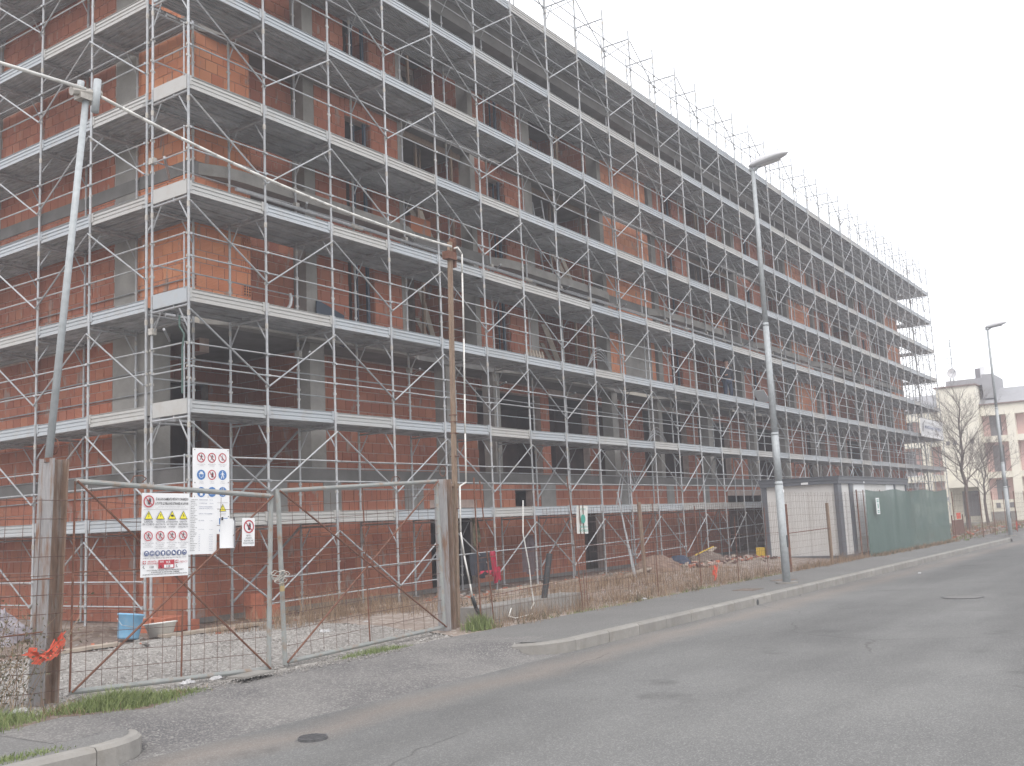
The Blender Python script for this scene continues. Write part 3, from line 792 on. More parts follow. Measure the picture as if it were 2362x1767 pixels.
def rail_mesh(L):
    m = MB(); m.tube((.02, -.03, 0), (L-.02, -.03, 0), .0145, 6)
    m.box(.0, .04, -.05, -.015, -.02, .02); m.box(L-.04, L, -.05, -.015, -.02, .02)
    return m.mesh('guard_rail', M['steel'])
def brace_mesh(L, up):
    """from (0, top) down to (L, bottom) when up else mirrored; z=0 is the toe-board top of the deck above"""
    a, b = (0, -.40), (L, -1.62)
    if not up: a, b = (0, -1.62), (L, -.40)
    m = MB(); m.tube((a[0], -.055, a[1]), (b[0], -.055, b[1]), .0175, 6)
    for c in (a, b): m.tube((c[0], .01, c[1]), (c[0], -.075, c[1]), .012, 5)
    return m.mesh('diagonal_brace', M['steel'])
FR = frame_mesh(); TOE = toe_mesh(BAY); PL1 = plank_mesh(BAY, 1); PL3 = plank_mesh(BAY, 3)
RL = rail_mesh(BAY); BR = [brace_mesh(BAY, True), brace_mesh(BAY, False)]

def scaffold(root, nb, levels, deck_single, rot, frames_first=0, phase=0, inner=True, cap=300, ground_rails=(), skip_first_frame=False):
    stash = {}
    cnt = {}
    def put(name, me, x, z, y=0, tilt=0):
        cnt[name] = cnt.get(name, 0)+1
        if cnt[name] <= cap:
            o = link(name, me, root, loc=(x, y, z))
            if tilt: o.rotation_euler = (0, tilt, 0)
        else:
            v, f, mi, mats = stash.setdefault(name, ([], [], [], list(me.materials)))
            k = len(v); c, s = math.cos(tilt), math.sin(tilt)
            v.extend((x+p.co.x*c+p.co.z*s, y+p.co.y, z-p.co.x*s+p.co.z*c) for p in me.vertices)
            for p in me.polygons: f.append(tuple(k+i for i in p.vertices)); mi.append(p.material_index)
    for k in range(nb+1):
        for L in range(1, levels+2): put('frame', FR, k*BAY, 2*L + (0 if L <= levels else 0))
    for k in range(nb):
        for L in range(1, levels+1):
            put('toe_board', TOE, k*BAY, 2*L+random.gauss(0, .006), 0, random.gauss(0, .0025))
            if k < deck_single:
                for q in range(3): put('deck_plank', PL1, k*BAY, 2*L, .03+q*.34)
            else: put('deck', PL3, k*BAY, 2*L, .03)
            if L > 3 and levels == 8 and L not in (6,): put('inner_plank', PL1, k*BAY, 2*L, WID+.0)
            put('diagonal_brace', BR[(k+phase) % 2], k*BAY, 2*L)
            t = random.gauss(0, .004)
            put('guard_rail', RL, k*BAY, 2*L+1.0, 0, t)
            put('guard_rail', RL, k*BAY, 2*L+.59, 0, random.gauss(0, .004))
        put('diagonal_brace', BR[(k+phase) % 2], k*BAY, 2*(levels+1))
    for k in range(nb):
        for L in range(1, levels+1):
            if L in (1, 2):
                put('inner_rail', RL, k*BAY, 2*L+.95, WID+.06, random.gauss(0, .006))
                put('inner_rail', RL, k*BAY, 2*L+.5, WID+.06, random.gauss(0, .006))
            elif L in (3, 4, 5, 6, 7): put('inner_rail', RL, k*BAY, 2*L+.62, WID+.06, random.gauss(0, .006))
    for a, b, z, dz in ground_rails:
        for k in range(a, b):
            put('ground_rail', RL, k*BAY, z + dz*(k-a), 0, -math.atan(dz/BAY))
    for k in range(nb+1):
        for y in (0, WID):
            b = MB().box(-.075, .075, -.075, .075, -.012, 0).tube((0, 0, 0), (0, 0, .2), .017, 6)
            if k == 0 and y == 0: BASE.append(b.mesh('base_plate', M['steel']))
            put('base_plate', BASE[0], k*BAY, .012, y)
    for name, (v, f, mi, mats) in stash.items():
        me = D.meshes.new(name); me.from_pydata(v, [], f); me.polygons.foreach_set('material_index', mi)
        for m_ in mats: me.materials.append(m_)
        me.update(); link(name, me, root, 'stuff')
BASE = []
SCF = thing('scaffolding', 'tall grey tubular scaffolding along the whole long street side of the brick building', 'scaffolding')
scaffold(SCF, NB, 8, 12, 0, ground_rails=((1, 4, .78, .035), (1, 4, .33, .035), (4, 7, .92, .02), (7, 11, .86, .04), (7, 11, .42, .04), (12, 16, 1.05, .03), (12, 16, .65, .03)))
# end guard and toe plates at the near corner, seen end-on
for L in range(1, 9):
    MB().box(-.012, .012, .04, WID-.04, 2*L-.24, 2*L+.03).build('end_toe_plate', M['toe'], SCF)
    for h in (.55, 1.02):
        MB().tube((-.02, .02, 2*L+h), (-.02, WID-.02, 2*L+h), .0145, 6).build('end_rail', M['steel'], SCF)
    MB().tube((-.02, .10, 2*L+.02), (-.02, .10, 2*L+1.05), .013, 6).build('end_rail', M['steel'], SCF)
# big ledger tube with wall ties on the fourth deck, inner side
for i, x in enumerate(fr(1.9, 41, 3.6)[:-1]):
    MB().tube((x, WID-.08, 8.53), (x+3.5, WID-.08, 8.51), .04, 8).tube((x+3.3, WID-.08, 8.51), (x+3.7, WID-.08, 8.50), .05, 8, 1).build('ledger_tube', [M['steel'], M['fitting']], SCF)
for k in range(0, 24, 2):
    for z in (8.60, 5.35):
        MB().tube((k*BAY, .7, z), (k*BAY+.9, 1.75, z+.05), .026, 6).box(k*BAY-.05, k*BAY+.05, .98, 1.1, z-.06, z+.06, 1).build('wall_tie', [M['steel'], M['fitting']], SCF)
# heavier tubes bracing the lower lifts on the inner side
for k in range(1, 20, 3):
    MB().tube((k*BAY, WID+.04, 2.2), (k*BAY+1.8, WID+.04, 3.7), .024, 6).build('rear_brace', M['steel'], SCF)
    MB().tube((k*BAY, WID+.04, .3), (k*BAY+1.8, WID+.04, 1.7), .024, 6).build('rear_brace', M['steel'], SCF)

SCS = thing('scaffolding', 'grey scaffolding round the shorter left side of the brick building', 'scaffolding', (0, 1.22, 0), (0, 0, math.radians(90)))
# local x -> world +y ; local y -> world -x : mirror by placing root at x=0 and flipping inner side
SCS.scale = (1, -1, 1)
scaffold(SCS, 6, 8, 6, 0, phase=1, ground_rails=((0, 6, .86, 0), (0, 6, .42, 0)))
SCE = thing('scaffolding', 'grey scaffolding at the far end of the brick building rising past its corner', 'scaffolding', (NB*BAY, 1.22, 0), (0, 0, math.radians(90)))
scaffold(SCE, 6, 8, 0, 0, phase=0)

# ------------------------------------------------------------------ gate
def rusty_post(name, label, loc, H, lean):
    t = thing(name, label, 'gate post', loc, (0, lean, 0))
    w_, d_ = .21, .23
    m = MB().box(-w_/2, -w_/2+.018, -d_/2, d_/2, 0, H)
    m.build('flange', M['rustgrey'], t)
    MB().box(w_/2-.018, w_/2, -d_/2, d_/2, 0, H).build('flange', M['rustbrown'], t)
    MB().box(-w_/2+.018, w_/2-.018, -.012, .012, 0, H).build('web', M['rustbrown'], t)
    m = MB(); pts = [Vector((-.02, -.02, H)) + Vector((0, .10*math.sin(a)*.6 - .0, .05+.09*(1-math.cos(a)))) for a in [i*math.pi/5 for i in range(11)]]
    m.path(pts, .008, 5).build('lifting_loop', M['rust'], t)
    return t
GP1 = rusty_post('gate_post', 'left gate post, a rusty grey steel beam with an orange rag tied on', (-4.90, -3.87, ZP), 2.66, math.radians(2.2))
GP1.rotation_euler = (0, math.radians(2.0), math.radians(9))
GP2 = rusty_post('gate_post', 'right gate post, a rust-streaked steel beam beside the tall timber pole', (2.22, -3.82, ZP), 2.5, 0)
GP2.rotation_euler = (0, math.radians(.4), math.radians(12))

def gate_leaf(name, label, hinge, free, seam_x=None, flip=1):
    """hinge/free: (bottom point, top point)"""
    t = thing(name, label, 'gate', hinge[0])
    o = Vector(hinge[0])
    hb, ht, fb, ftp = [Vector(p)-o for p in (hinge[0], hinge[1], free[0], free[1])]
    def part(n, a, b, r, mat, k=8): MB().tube(a, b, r, k).build(n, M[mat], t, smooth=False)
    part('top_tube', ht, ftp, .032, 'gatetube', 10)
    part('bottom_tube', hb, fb, .031, 'gatetube', 10)
    part('side_tube', fb-Vector((0, 0, .03)), ftp+Vector((0, 0, .03)), .033, 'gatetube', 10)
    part('hinge_tube', hb, ht, .012 if flip > 0 else .033, 'rust' if flip > 0 else 'gatetube', 10)
    y = Vector((0, -.045, 0))
    part('diagonal_bar', hb+y, ftp+y, .013, 'rust', 6)
    part('diagonal_bar', ht+y, fb+y, .013, 'rust', 6)
    lerp = lambda a, b, s: a+(b-a)*s
    part('middle_bar', lerp(hb, ht, .56), lerp(fb, ftp, .60), .009, 'rust', 6)
    part('middle_bar', lerp(hb, fb, .52), lerp(ht, ftp, .52) if flip < 0 else lerp(lerp(hb, fb, .52), lerp(ht, ftp, .52), .36), .011, 'rust', 6)
    n = 14
    for i in range(1, n):
        s = i/n; a, b = lerp(hb, fb, s), lerp(ht, ftp, s)
        MB().path([a+Vector((0, .02, 0)), lerp(a, b, .5)+Vector((random.uniform(-.01, .01), .03, 0)), lerp(a, b, .97)], .0035, 4).build('wire', M['wire'], t)
    n = 11
    for i in range(1, n):
        s = i/n; a, b = lerp(hb, ht, s), lerp(fb, ftp, s)
        MB().path([a, lerp(a, b, .5)+Vector((0, .015, random.uniform(-.03, .015))), b], .0035, 4).build('wire', M['wire'], t)
    for z in (.12, .5, .9): 
        c = lerp(ht, ftp, z) + Vector((0, 0, .04))
    m = MB(); c = lerp(ht, ftp, .25 if flip > 0 else .33)
    m.path([c+Vector((0, 0, .03)), c+Vector((.05, 0, .11)), c+Vector((.16, 0, .12)), c+Vector((.22, 0, .08)), c+Vector((.16, 0, .035))], .007, 5).build('wire_tie', M['rust'], t)
    return t
gate_leaf('gate_leaf', 'left leaf of the tube and rusty wire mesh gate carrying the warning signs', ((-4.64, -3.95, -.03), (-4.59, -3.92, 2.29)), ((-2.01, -4.2, -.135), (-1.93, -4.2, 2.095)))
gate_leaf('gate_leaf', 'right leaf of the rusty wire mesh gate, hung beside the timber pole', ((2.00, -3.93, -.04), (1.93, -3.92, 2.34)), ((-1.72, -4.2, -.095), (-1.81, -4.2, 2.163)), flip=-1)
# chain and padlock
m = MB()
ch = thing('chain', 'tangled steel chain with a brass padlock holding the two gate leaves together', 'chain', (-1.87, -4.25, 1.03))
for q in range(5):
    pts = []
    for i in range(13):
        a = i/12*2*math.pi
        pts.append((.12*math.cos(a)*random.uniform(.7, 1.2)+.02*math.sin(q*2), -.03+.05*math.sin(a+q), .05*math.sin(a+q*.8)*random.uniform(.4, 1.3)+.02*q-.04))
    m.path(pts, .006, 5)
m.build('chain_loop', M['fitting'], ch)
MB().box(-.03, .03, -.09, -.06, -.19, -.12).tube((-.018, -.075, -.12), (-.018, -.075, -.07), .005, 5).tube((.018, -.075, -.12), (.018, -.075, -.07), .005, 5).build('padlock', M['padlock'], ch)

# overhead arch: leaning pole, couplers, white conduit, timber pole
lp = thing('leaning_steel_pole', 'slim leaning steel pole standing on the left gate post with pipe clamps at its top', 'pole', (-4.87, -3.87, 2.50))
top = Vector((-4.50, -3.9, 6.98)) - Vector((-4.87, -3.87, 2.50))
MB().tube((-.02, 0, 0), top, .042, 12, r2=.038).build('shaft', M['rustgrey'] if 0 else M['pole'], lp, smooth=True)
MB().tube(top+Vector((.07, -.07, -.24)), top+Vector((.10, -.07, .18)), .045, 12).build('pipe_clamp', M['pole'], lp, smooth=True)
MB().tube(top+Vector((-.09, 0, -.02)), top+Vector((-.075, 0, .12)), .04, 12).build('pipe_clamp', M['pole'], lp, smooth=True)
MB().tube(top+Vector((-.20, 0, -.04)), top+Vector((.17, -.02, .03)), .055, 8).box(-.12+top.x, .1+top.x, top.y-.07, top.y+.07, top.z-.11, top.z-.04).build('coupler', M['fitting'], lp)
MB().tube((-.0, 0, .0), (.0, 0, .05), .062, 10).build('collar', M['rust'], lp)
cd = thing('overhead_conduit', 'long white conduit slung across the gate from the leaning pole to the timber pole', 'cable', (-4.5, -3.95, 7.0))
P1, P2 = Vector((-4.35, -3.97, 6.96)), Vector((2.62, -3.9, 6.52))
pts = []
for i in range(25):
    t = i/24; p = P1.lerp(P2, t); p.z -= .32*4*t*(1-t)*.55; pts.append(p - Vector((-4.5, -3.95, 7.0)))
MB().path(pts, .021, 8).build('conduit', M['whitepl'], cd, smooth=True)
cd2 = thing('overhead_conduit', 'white conduit running off to the left edge from the top of the leaning pole', 'cable', (-4.55, -3.95, 6.98))
MB().path([(0, 0, .02), (-2.0, .2, .02), (-9, 1.2, .10)], .022, 8).build('conduit', M['whitepl'], cd2, smooth=True)
tp = thing('timber_pole', 'tall weathered timber pole beside the right gate post holding up the conduit', 'pole', (2.52, -3.80, ZP))
MB().obox((0, 0, 0), (.16, -.02, 6.75), .068, .068).build('post', M['wood'], tp)
MB().box(.02, .26, -.09, .05, 6.42, 6.56).box(.25, .29, -.06, .06, 6.3, 6.85).build('bracket', M['rust'], tp)
for z in (3.62, 3.5, 3.30, 2.9, 2.0):
    MB().box(.02+.02*z/3, .13+.02*z/3, -.065, .055, z, z+.012).build('wire_tie', M['rust'], tp)
dc = thing('down_conduit', 'white conduit hose running down the timber pole to a black pipe at its foot', 'cable', (2.7, -3.9, ZP))
pts = [(.0, 0, 6.62), (.10, 0, 6.66), (.20, -.02, 6.55), (.21, 0, 6.2), (.18, 0, 5.0), (.14, 0, 4.0), (.11, 0, 3.3), (.08, 0, 2.45), (-.14, -.03, 2.38), (-.18, -.04, 1.6), (-.12, -.05, 1.2), (.0, -.06, .72), (.05, -.06, .5)]
MB().path(pts, .016, 7).build('conduit', M['whitepl'], dc, smooth=True)
MB().path([(.05, -.06, .5), (.12, -.08, .3), (.25, -.12, .12), (.42, -.2, .0)], .034, 8).build('black_pipe', M['blackpipe'], dc, smooth=True)
MB().obox((-.45, 0, 2.42), (.22, 0, 2.40), .05, .05).build('cross_batten', M['wood'], tp, loc=(-.0, 0, 0))

# ------------------------------------------------------------------ signs (print lies a few mm in front of each board)
def text(parent, s, x, z, h, mat, align='LEFT', width=None, y=-.004, bold=False, name='lettering', thick=0):
    c = D.curves.new('lettering', 'FONT'); c.body = s; c.size = h*1.38; c.align_x = align; c.resolution_u = 1
    if bold: c.offset = h*.035
    o = D.objects.new('tmp', c); COL.objects.link(o)
    dg = bpy.context.evaluated_depsgraph_get(); dg.update()
    me = D.meshes.new_from_object(o.evaluated_get(dg)); D.objects.remove(o)
    if not me.vertices: return
    xs = [v.co.x for v in me.vertices]
    wd = max(xs)-min(xs)
    k = 1.0 if width is None else min(1.6, width/wd)
    for v in me.vertices: v.co = Vector((v.co.x*k, 0, v.co.y))
    me.materials.clear(); me.materials.append(M[mat]); me.name = name
    return link(name, me, parent, loc=(x, y, z))
def board(root, w_, h, th=.006, mat='white', warp=0, n=6, name='panel'):
    m = MB()
    def yy(u, v): return warp*math.sin(u*5.1+v*1.3)*.5 + warp*.8*math.sin(v*2.9)
    if not warp: m.box(0, w_, 0, th, -h, 0)
    else:
        for i in range(n):
            for j in range(n):
                a, b, c, d = [( (i+p)/n*w_, yy((i+p)/n, (j+q)/n)+.008, -(j+q)/n*h) for p, q in ((0,1),(1,1),(1,0),(0,0))]
                m.quad(a, b, c, d)
    return m.build(name, M[mat], root, smooth=bool(warp))
def prohib(root, x, z, r, fig='hand'):
    m = MB()
    m.disc((x, -.004, z), r, 22, 0, r0=r*.80)
    if fig == 'hand':
        f = r*.9
        m.poly([(x-.18*f, -.0045, z-.55*f), (x+.22*f, -.0045, z-.6*f), (x+.42*f, -.0045, z-.1*f), (x+.38*f, -.0045, z+.3*f), (x-.02*f, -.0045, z+.3*f), (x-.2*f, -.0045, z+.0*f)], 1)
        for i, hgt in enumerate((.55, .66, .62, .48)): 
            xx = x+(.0+.11*i)*f; m.quad((xx-.01*f, -.0045, z+.2*f), (xx+.075*f, -.0045, z+.2*f), (xx+.075*f, -.0045, z+hgt*f), (xx-.01*f, -.0045, z+hgt*f), 1)
        m.poly([(x-.2*f, -.0045, z), (x-.46*f, -.0045, z+.12*f), (x-.42*f, -.0045, z+.22*f), (x-.1*f, -.0045, z+.12*f)], 1)
    elif fig == 'man':
        m.disc((x+.08*r, -.0045, z+.5*r), .13*r, 8, 1)
        m.poly([(x-.1*r, -.0045, z-.05*r), (x+.14*r, -.0045, z-.05*r), (x+.2*r, -.0045, z+.36*r), (x-.08*r, -.0045, z+.36*r)], 1)
        m.quad((x-.1*r, -.0045, z-.05*r), (x-.38*r, -.0045, z-.52*r), (x-.26*r, -.0045, z-.55*r), (x+.04*r, -.0045, z-.05*r), 1)
        m.quad((x+.02*r, -.0045, z-.05*r), (x+.22*r, -.0045, z-.58*r), (x+.34*r, -.0045, z-.5*r), (x+.15*r, -.0045, z-.05*r), 1)
        m.quad((x+.15*r, -.0045, z+.3*r), (x+.45*r, -.0045, z+.05*r), (x+.5*r, -.0045, z+.14*r), (x+.18*r, -.0045, z+.38*r), 1)
    elif fig == 'hook':
        m.quad((x-.03*r, -.0045, z+.6*r), (x-.03*r, -.0045, z-.1*r), (x+.05*r, -.0045, z-.1*r), (x+.05*r, -.0045, z+.6*r), 1)
        m.disc((x, -.0045, z-.25*r), .22*r, 10, 1, r0=.1*r)
    c, s_ = math.cos(math.radians(135)), math.sin(math.radians(135))
    a = Vector((c, 0, s_))*r*.85; t = Vector((s_, 0, -c))*r*.075; o = Vector((x, -.006, z))
    m.quad(o+a+t, o+a-t, o-a-t, o-a+t, 0)
    return m.build('pictogram', [M['redprint'], M['blackprint']], root)
def warn(root, x, z, w_, fig=0, mat='yellowprint'):
    m = MB(); h = w_*.9
    m.tri((x-w_/2, -.004, z-h/2), (x+w_/2, -.004, z-h/2), (x, -.004, z+h/2), 1)
    k = .82; m.tri((x-w_/2*k, -.005, z-h/2*k-h*.02), (x+w_/2*k, -.005, z-h/2*k-h*.02), (x, -.005, z+h/2*k-h*.04), 0)
    y = -.006; f = w_*.5
    if fig == 0:
        m.quad((x-.06*f, y, z-.12*f), (x+.06*f, y, z-.12*f), (x+.1*f, y, z+.42*f), (x-.1*f, y, z+.42*f), 1); m.disc((x, y, z-.32*f), .09*f, 8, 1)
    elif fig == 1:
        m.poly([(x+.16*f, y, z+.42*f), (x-.2*f, y, z-.04*f), (x+.0*f, y, z-.02*f)], 1); m.poly([(x-.1*f, y, z-.5*f), (x+.22*f, y, z+.08*f), (x+.0*f, y, z+.06*f)], 1)
    elif fig == 2:
        m.poly([(x-.35*f, y, z-.3*f), (x+.3*f, y, z-.42*f), (x+.38*f, y, z-.1*f), (x-.1*f, y, z+.16*f), (x-.3*f, y, z-.02*f)], 1)
    else:
        m.disc((x+.0*f, y, z+.1*f), .1*f, 8, 1); m.quad((x-.1*f, y, z-.4*f), (x-.02*f, y, z-.4*f), (x+.08*f, y, z+.02*f), (x-.04*f, y, z+.02*f), 1); m.quad((x+.12*f, y, z-.4*f), (x+.22*f, y, z-.35*f), (x+.08*f, y, z), (x, y, z), 1); m.disc((x-.2*f, y, z-.2*f), .08*f, 6, 1)
    return m.build('pictogram', [M[mat], M['blackprint']], root)
def duty(root, x, z, r, fig=0, mat='blueprint', ey=1.0):
    m = MB(); m.disc((x, -.004, z), r, 20, 0); y = -.0055
    Q = lambda *p: m.poly([(x+a*r, y, z+b*r) for a, b in p], 1)
    if fig == 0:      # helmet and face
        Q((-.6, .12), (.6, .12), (.6, .22), (.42, .26), (.25, .62), (-.25, .62), (-.42, .26), (-.6, .22)); m.disc((x, y, z-.1*r), .5*r, 12, 1, r0=.42*r)
    elif fig == 1:    # glove
        Q((-.3, -.7), (.3, -.7), (.34, .1), (.3, .6), (-.25, .6), (-.3, .1)); Q((.34, -.1), (.58, .3), (.48, .36), (.3, .12))
    elif fig == 2:    # boot
        Q((-.5, -.15), (.05, -.3), (.6, -.35), (.62, -.12), (.1, .15), (.0, .5), (-.5, .5)); Q((-.5, -.45), (.62, -.45), (.62, -.38), (-.5, -.25))
    elif fig == 3:    # walker
        m.disc((x, y, z+.6*r), .14*r, 8, 1); Q((-.16, 0), (.16, 0), (.14, .42), (-.14, .42)); Q((-.14, 0), (.02, 0), (-.2, -.75), (-.38, -.68)); Q((0, 0), (.16, 0), (.36, -.42), (.28, -.72), (.18, -.68), (.2, -.45)); Q((.12, .4), (.46, .12), (.4, .04), (.1, .26)); Q((-.12, .4), (-.5, .1), (-.44, .02), (-.1, .26))
    elif fig == 4:    # vertical lane
        Q((-.22, -.85), (-.14, -.85), (-.14, .85), (-.22, .85)); Q((.14, -.85), (.22, -.85), (.22, .85), (.14, .85)); m.quad((x-.1*r, y, z-.7*r), (x+.1*r, y, z-.7*r), (x+.1*r, y, z+.7*r), (x-.1*r, y, z+.7*r), 2)
    elif fig == 5:    # goggles
        m.disc((x-.28*r, y, z+.05*r), .24*r, 8, 1); m.disc((x+.28*r, y, z+.05*r), .24*r, 8, 1); m.disc((x, y, z), .7*r, 14, 1, r0=.6*r)
    elif fig == 6:    # coverall
        Q((-.3, .5), (.3, .5), (.5, -.1), (.3, -.05), (.25, -.7), (.05, -.7), (0, -.2), (-.05, -.7), (-.25, -.7), (-.3, -.05), (-.5, -.1))
    elif fig == 7:    # ear defenders
        m.disc((x, y, z), .62*r, 14, 1, r0=.48*r); m.disc((x, y, z), .3*r, 10, 1)
    return m.build('pictogram', [M[mat], M['white'], M['navyprint']], root)

# big warning banner on the left gate leaf
S = thing('warning_sign', 'large white safety sign with yellow triangles and red bans hung on the left gate leaf', 'sign', (-3.85, -4.12, 2.145), (0, math.radians(1.0), math.radians(-4)))
board(S, .64, .99, mat='white', warp=.006)
W = .64
prohib(S, .085, -.10, .072, 'hand')
text(S, "È RIGOROSAMENTE VIETATO L'INGRESSO", .18, -.085, .030, 'blackprint', width=.44, bold=True)
text(S, "A TUTTE LE PERSONE ESTRANEE AI LAVORI", .17, -.138, .030, 'blackprint', width=.45, bold=True)
text(S, 'La Direzione declina qualsiasi responsabilità in caso di', .21, -.165, .010, 'greyprint', width=.36)
text(S, 'trasgressione del presente avviso da parte di terzi o da parte di terzi', .17, -.182, .010, 'greyprint', width=.45)
MB().box(.02, .62, -.003, -.002, -.198, -.195).build('rule_line', M['greyprint'], S)
for i, (ls) in enumerate((('LAVORI', 'IN CORSO'), ('TENSIONE', 'ELETTRICA', 'PERICOLOSA'), ('ATTENZIONE', 'AI CARICHI', 'SOSPESI'), ('CADUTA', 'MATERIALI', "DALL'ALTO"))):
    x = .085+.157*i
    warn(S, x, -.262, .115, i)
    for j, l_ in enumerate(ls):
        text(S, l_, x, -.352-.030*j, .024 if i == 0 else .019, 'greyprint', 'CENTER', bold=True, width=None)
for i, ls in enumerate((('VIETATO GETTARE', 'MATERIALI', 'DAI PONTEGGI'), ('VIETATO SALIRE', 'O SCENDERE', "ALL'ESTERNO", 'DEI PONTEGGI'), ('VIETATO PASSARE', 'O SOSTARE', 'NEL RAGGIO', "D'AZIONE DELLA GRU"), ('VIETATO PASSARE', 'O SOSTARE', 'SOTTO', 'I PONTEGGI'))):
    x = .085+.157*i
    prohib(S, x, -.510, .058, 'man')
    for j, l_ in enumerate(ls): text(S, l_, x, -.600-.021*j, .013, 'greyprint', 'CENTER')
for i in range(8):
    duty(S, .065+.073*i, -.712, .032, (0, 5, 7, 6, 7, 2, 1, 0)[i], 'navyprint')
text(S, 'È OBBLIGATORIO USARE I MEZZI DI PROTEZIONE PERSONALE IN DOTAZIONE A CIASCUNO', .025, -.775, .014, 'blackprint', width=.58)
m = MB().box(.02, .06, -.0035, -.0025, -.835, -.80).box(.225, .44, -.0035, -.0025, -.895, -.795).box(.455, .495, -.0035, -.0025, -.835, -.80); m.build('colour_block', M['redprint'], S)
m = MB().box(.036, .044, -.006, -.0045, -.832, -.803).box(.023, .057, -.006, -.0045, -.822, -.813).box(.471, .479, -.006, -.0045, -.832, -.803).box(.458, .492, -.006, -.0045, -.822, -.813).box(.30, .425, -.006, -.0045, -.888, -.852); m.build('colour_block', M['white'], S)
text(S, 'PRONTO', .085, -.818, .020, 'redprint', bold=True); text(S, 'SOCCORSO', .08, -.842, .020, 'redprint', bold=True); text(S, '118', .105, -.885, .028, 'blackprint', bold=True)
text(S, 'SOS', .24, -.825, .022, 'white', y=-.007, bold=True); text(S, 'V.F.', .325, -.838, .030, 'white', y=-.007, bold=True); text(S, '115', .325, -.883, .028, 'blackprint', y=-.008, bold=True)
text(S, 'MEDICO', .51, -.835, .024, 'redprint', width=.11)
m = MB()
for x in (.03, .26, .47): m.path([(x, -.006, -.855), (x-.008, -.006, -.872), (x+.012, -.006, -.888)], .0035, 4)
m.build('phone_mark', M['blackprint'], S)
text(S, 'TUTTI I LAVORATORI SONO TENUTI A SEGNALARE SUBITO', .07, -.920, .014, 'blackprint', width=.50, bold=True)
text(S, 'AI PROPRI CAPI GLI INFORTUNI, COMPRESE', .13, -.943, .014, 'blackprint', width=.38, bold=True)
text(S, 'LE LESIONI DI PICCOLA ENTITÀ A LORO ACCADUTE DURANTE IL LAVORO', .02, -.966, .014, 'blackprint', width=.60, bold=True)

# permit sheet
S = thing('permit_board', 'white building permit board with small handwritten rows hung between the two big signs', 'sign', (-3.20, -4.15, 2.09), (0, math.radians(1.5), 0))
board(S, .43, .70, mat='white', warp=.004)
for r in range(30):
    z = -.035-.0215*r
    text(S, random.choice(['COMMITTENTE', 'IMPRESA', 'PROGETTISTA', 'DIR. LAVORI', 'CONC. EDIL. N.', 'IMPIANTI', 'TERMOIDRAULICO', 'COORDINATORE', 'RESPONSABILE']), .015, z, .008, 'blackprint', width=random.uniform(.05, .11), bold=True)
    if r in (0, 2, 4, 5, 8, 12, 17) or r > 19:
        text(S, {0: 'SEMPIONE', 2: 'COMUNE', 4: 'INTERVENTO EDILE RESIDENZIALE', 5: 'VIA NUOVA', 8: 'ARCH. GIOVANNI', 12: 'ING. GIUSEPPE', 17: '20/11/06'}.get(r, 'VIA'), .14, z, .013 if r < 20 else .008, 'navyprint', width=(.2 if r < 10 else .08))
        text(S, {0: 'N 41', 2: '57/07'}.get(r, 'STUDIO'), .30, z, .012 if r < 4 else .008, 'navyprint', width=.08)

# tall safety board on the scaffold corner
S = thing('safety_board', 'tall white board of round red and blue safety symbols fixed to the scaffold corner', 'sign', (.02, -.09, 3.14), (0, 0, math.radians(-2)))
board(S, .76, 1.50, th=.02)
for r in range(3):
    for c in range(3):
        x, z = .16+.225*c, -.165-.30*r
        if r == 0: prohib(S, x, z, .088, ('man', 'man', 'hook')[c])
        elif r == 1 and c == 1: prohib(S, x, z, .088, 'hand')
        else: duty(S, x, z, .088, {(1, 0): 0, (1, 2): 3, (2, 0): 1, (2, 1): 2, (2, 2): 4}[(r, c)])
        if r < 2:
            text(S, (('VIETATO OLTREPASSARE', 'IL LIMITE'), ('CASCO', 'OBBLIGATORIO'))[r][0], x, z-.125, .012, 'greyprint', 'CENTER', width=.17)
            text(S, (('VIETATO', 'SOSTARE'), ('DI', 'SICUREZZA'))[r][1], x, z-.15, .012, 'greyprint', 'CENTER', width=.10)
for c in range(3):
    warn(S, .16+.225*c, -1.04, .15, (0, 1, 0)[c]); 
    text(S, 'ATTENZIONE', .16+.225*c, -1.15, .012, 'greyprint', 'CENTER', width=.13)
    text(S, 'PERICOLO', .16+.225*c, -1.175, .012, 'greyprint', 'CENTER', width=.13)
MB().box(.05, .72, -.004, -.003, -.957, -.953).build('rule_line', M['greyprint'], S)
MB().box(.53, .71, -.005, -.004, -1.335, -1.225).build('colour_block', M['blueprint'], S)
text(S, 'ZONA', .55, -1.30, .04, 'white', y=-.008, bold=True, width=.13)
for c in range(3): duty(S, .16+.20*c, -1.44, .03, 1)
m = MB()
for x in (.03, .73):
    for z in (-.03, -.6, -1.2, -1.47): m.disc((x, -.005, z), .010, 8)
m.build('screw', M['blackprint'], S)
MB().box(.08, .12, .021, .05, -1.4, -.1).box(.64, .68, .021, .05, -1.4, -.1).build('batten', M['plank'], S)
# bottom sheet of the tall board
S = thing('notice_sheet', 'blank white notice sheet clipped to the gate right of the permit board', 'notice', (-2.77, -4.21, 1.815), (0, math.radians(1.5), 0))
board(S, .23, .37, warp=.012)
MB().box(.215, .232, .0, .006, -.36, -.02).build('perforated_edge', M['greyprint'], S)
MB().box(.015, .03, -.008, .012, -.02, .02).box(.20, .215, -.008, .012, -.02, .02).build('clip', M['blackprint'], S)
S = thing('no_entry_sign', 'small white sign with red-ringed black hand at the left leaf free end', 'sign', (-2.46, -4.25, 1.815), (0, math.radians(1.5), 0))
board(S, .205, .36)
prohib(S, .105, -.11, .085, 'hand')
for j, l_ in enumerate(('VIETATO', "L'INGRESSO", 'ALLE PERSONE', 'NON AUTORIZZATE')):
    text(S, l_, .1025, -.235-.032*j, .021, 'blackprint', 'CENTER', width=(.08, .11, .15, .18)[j])

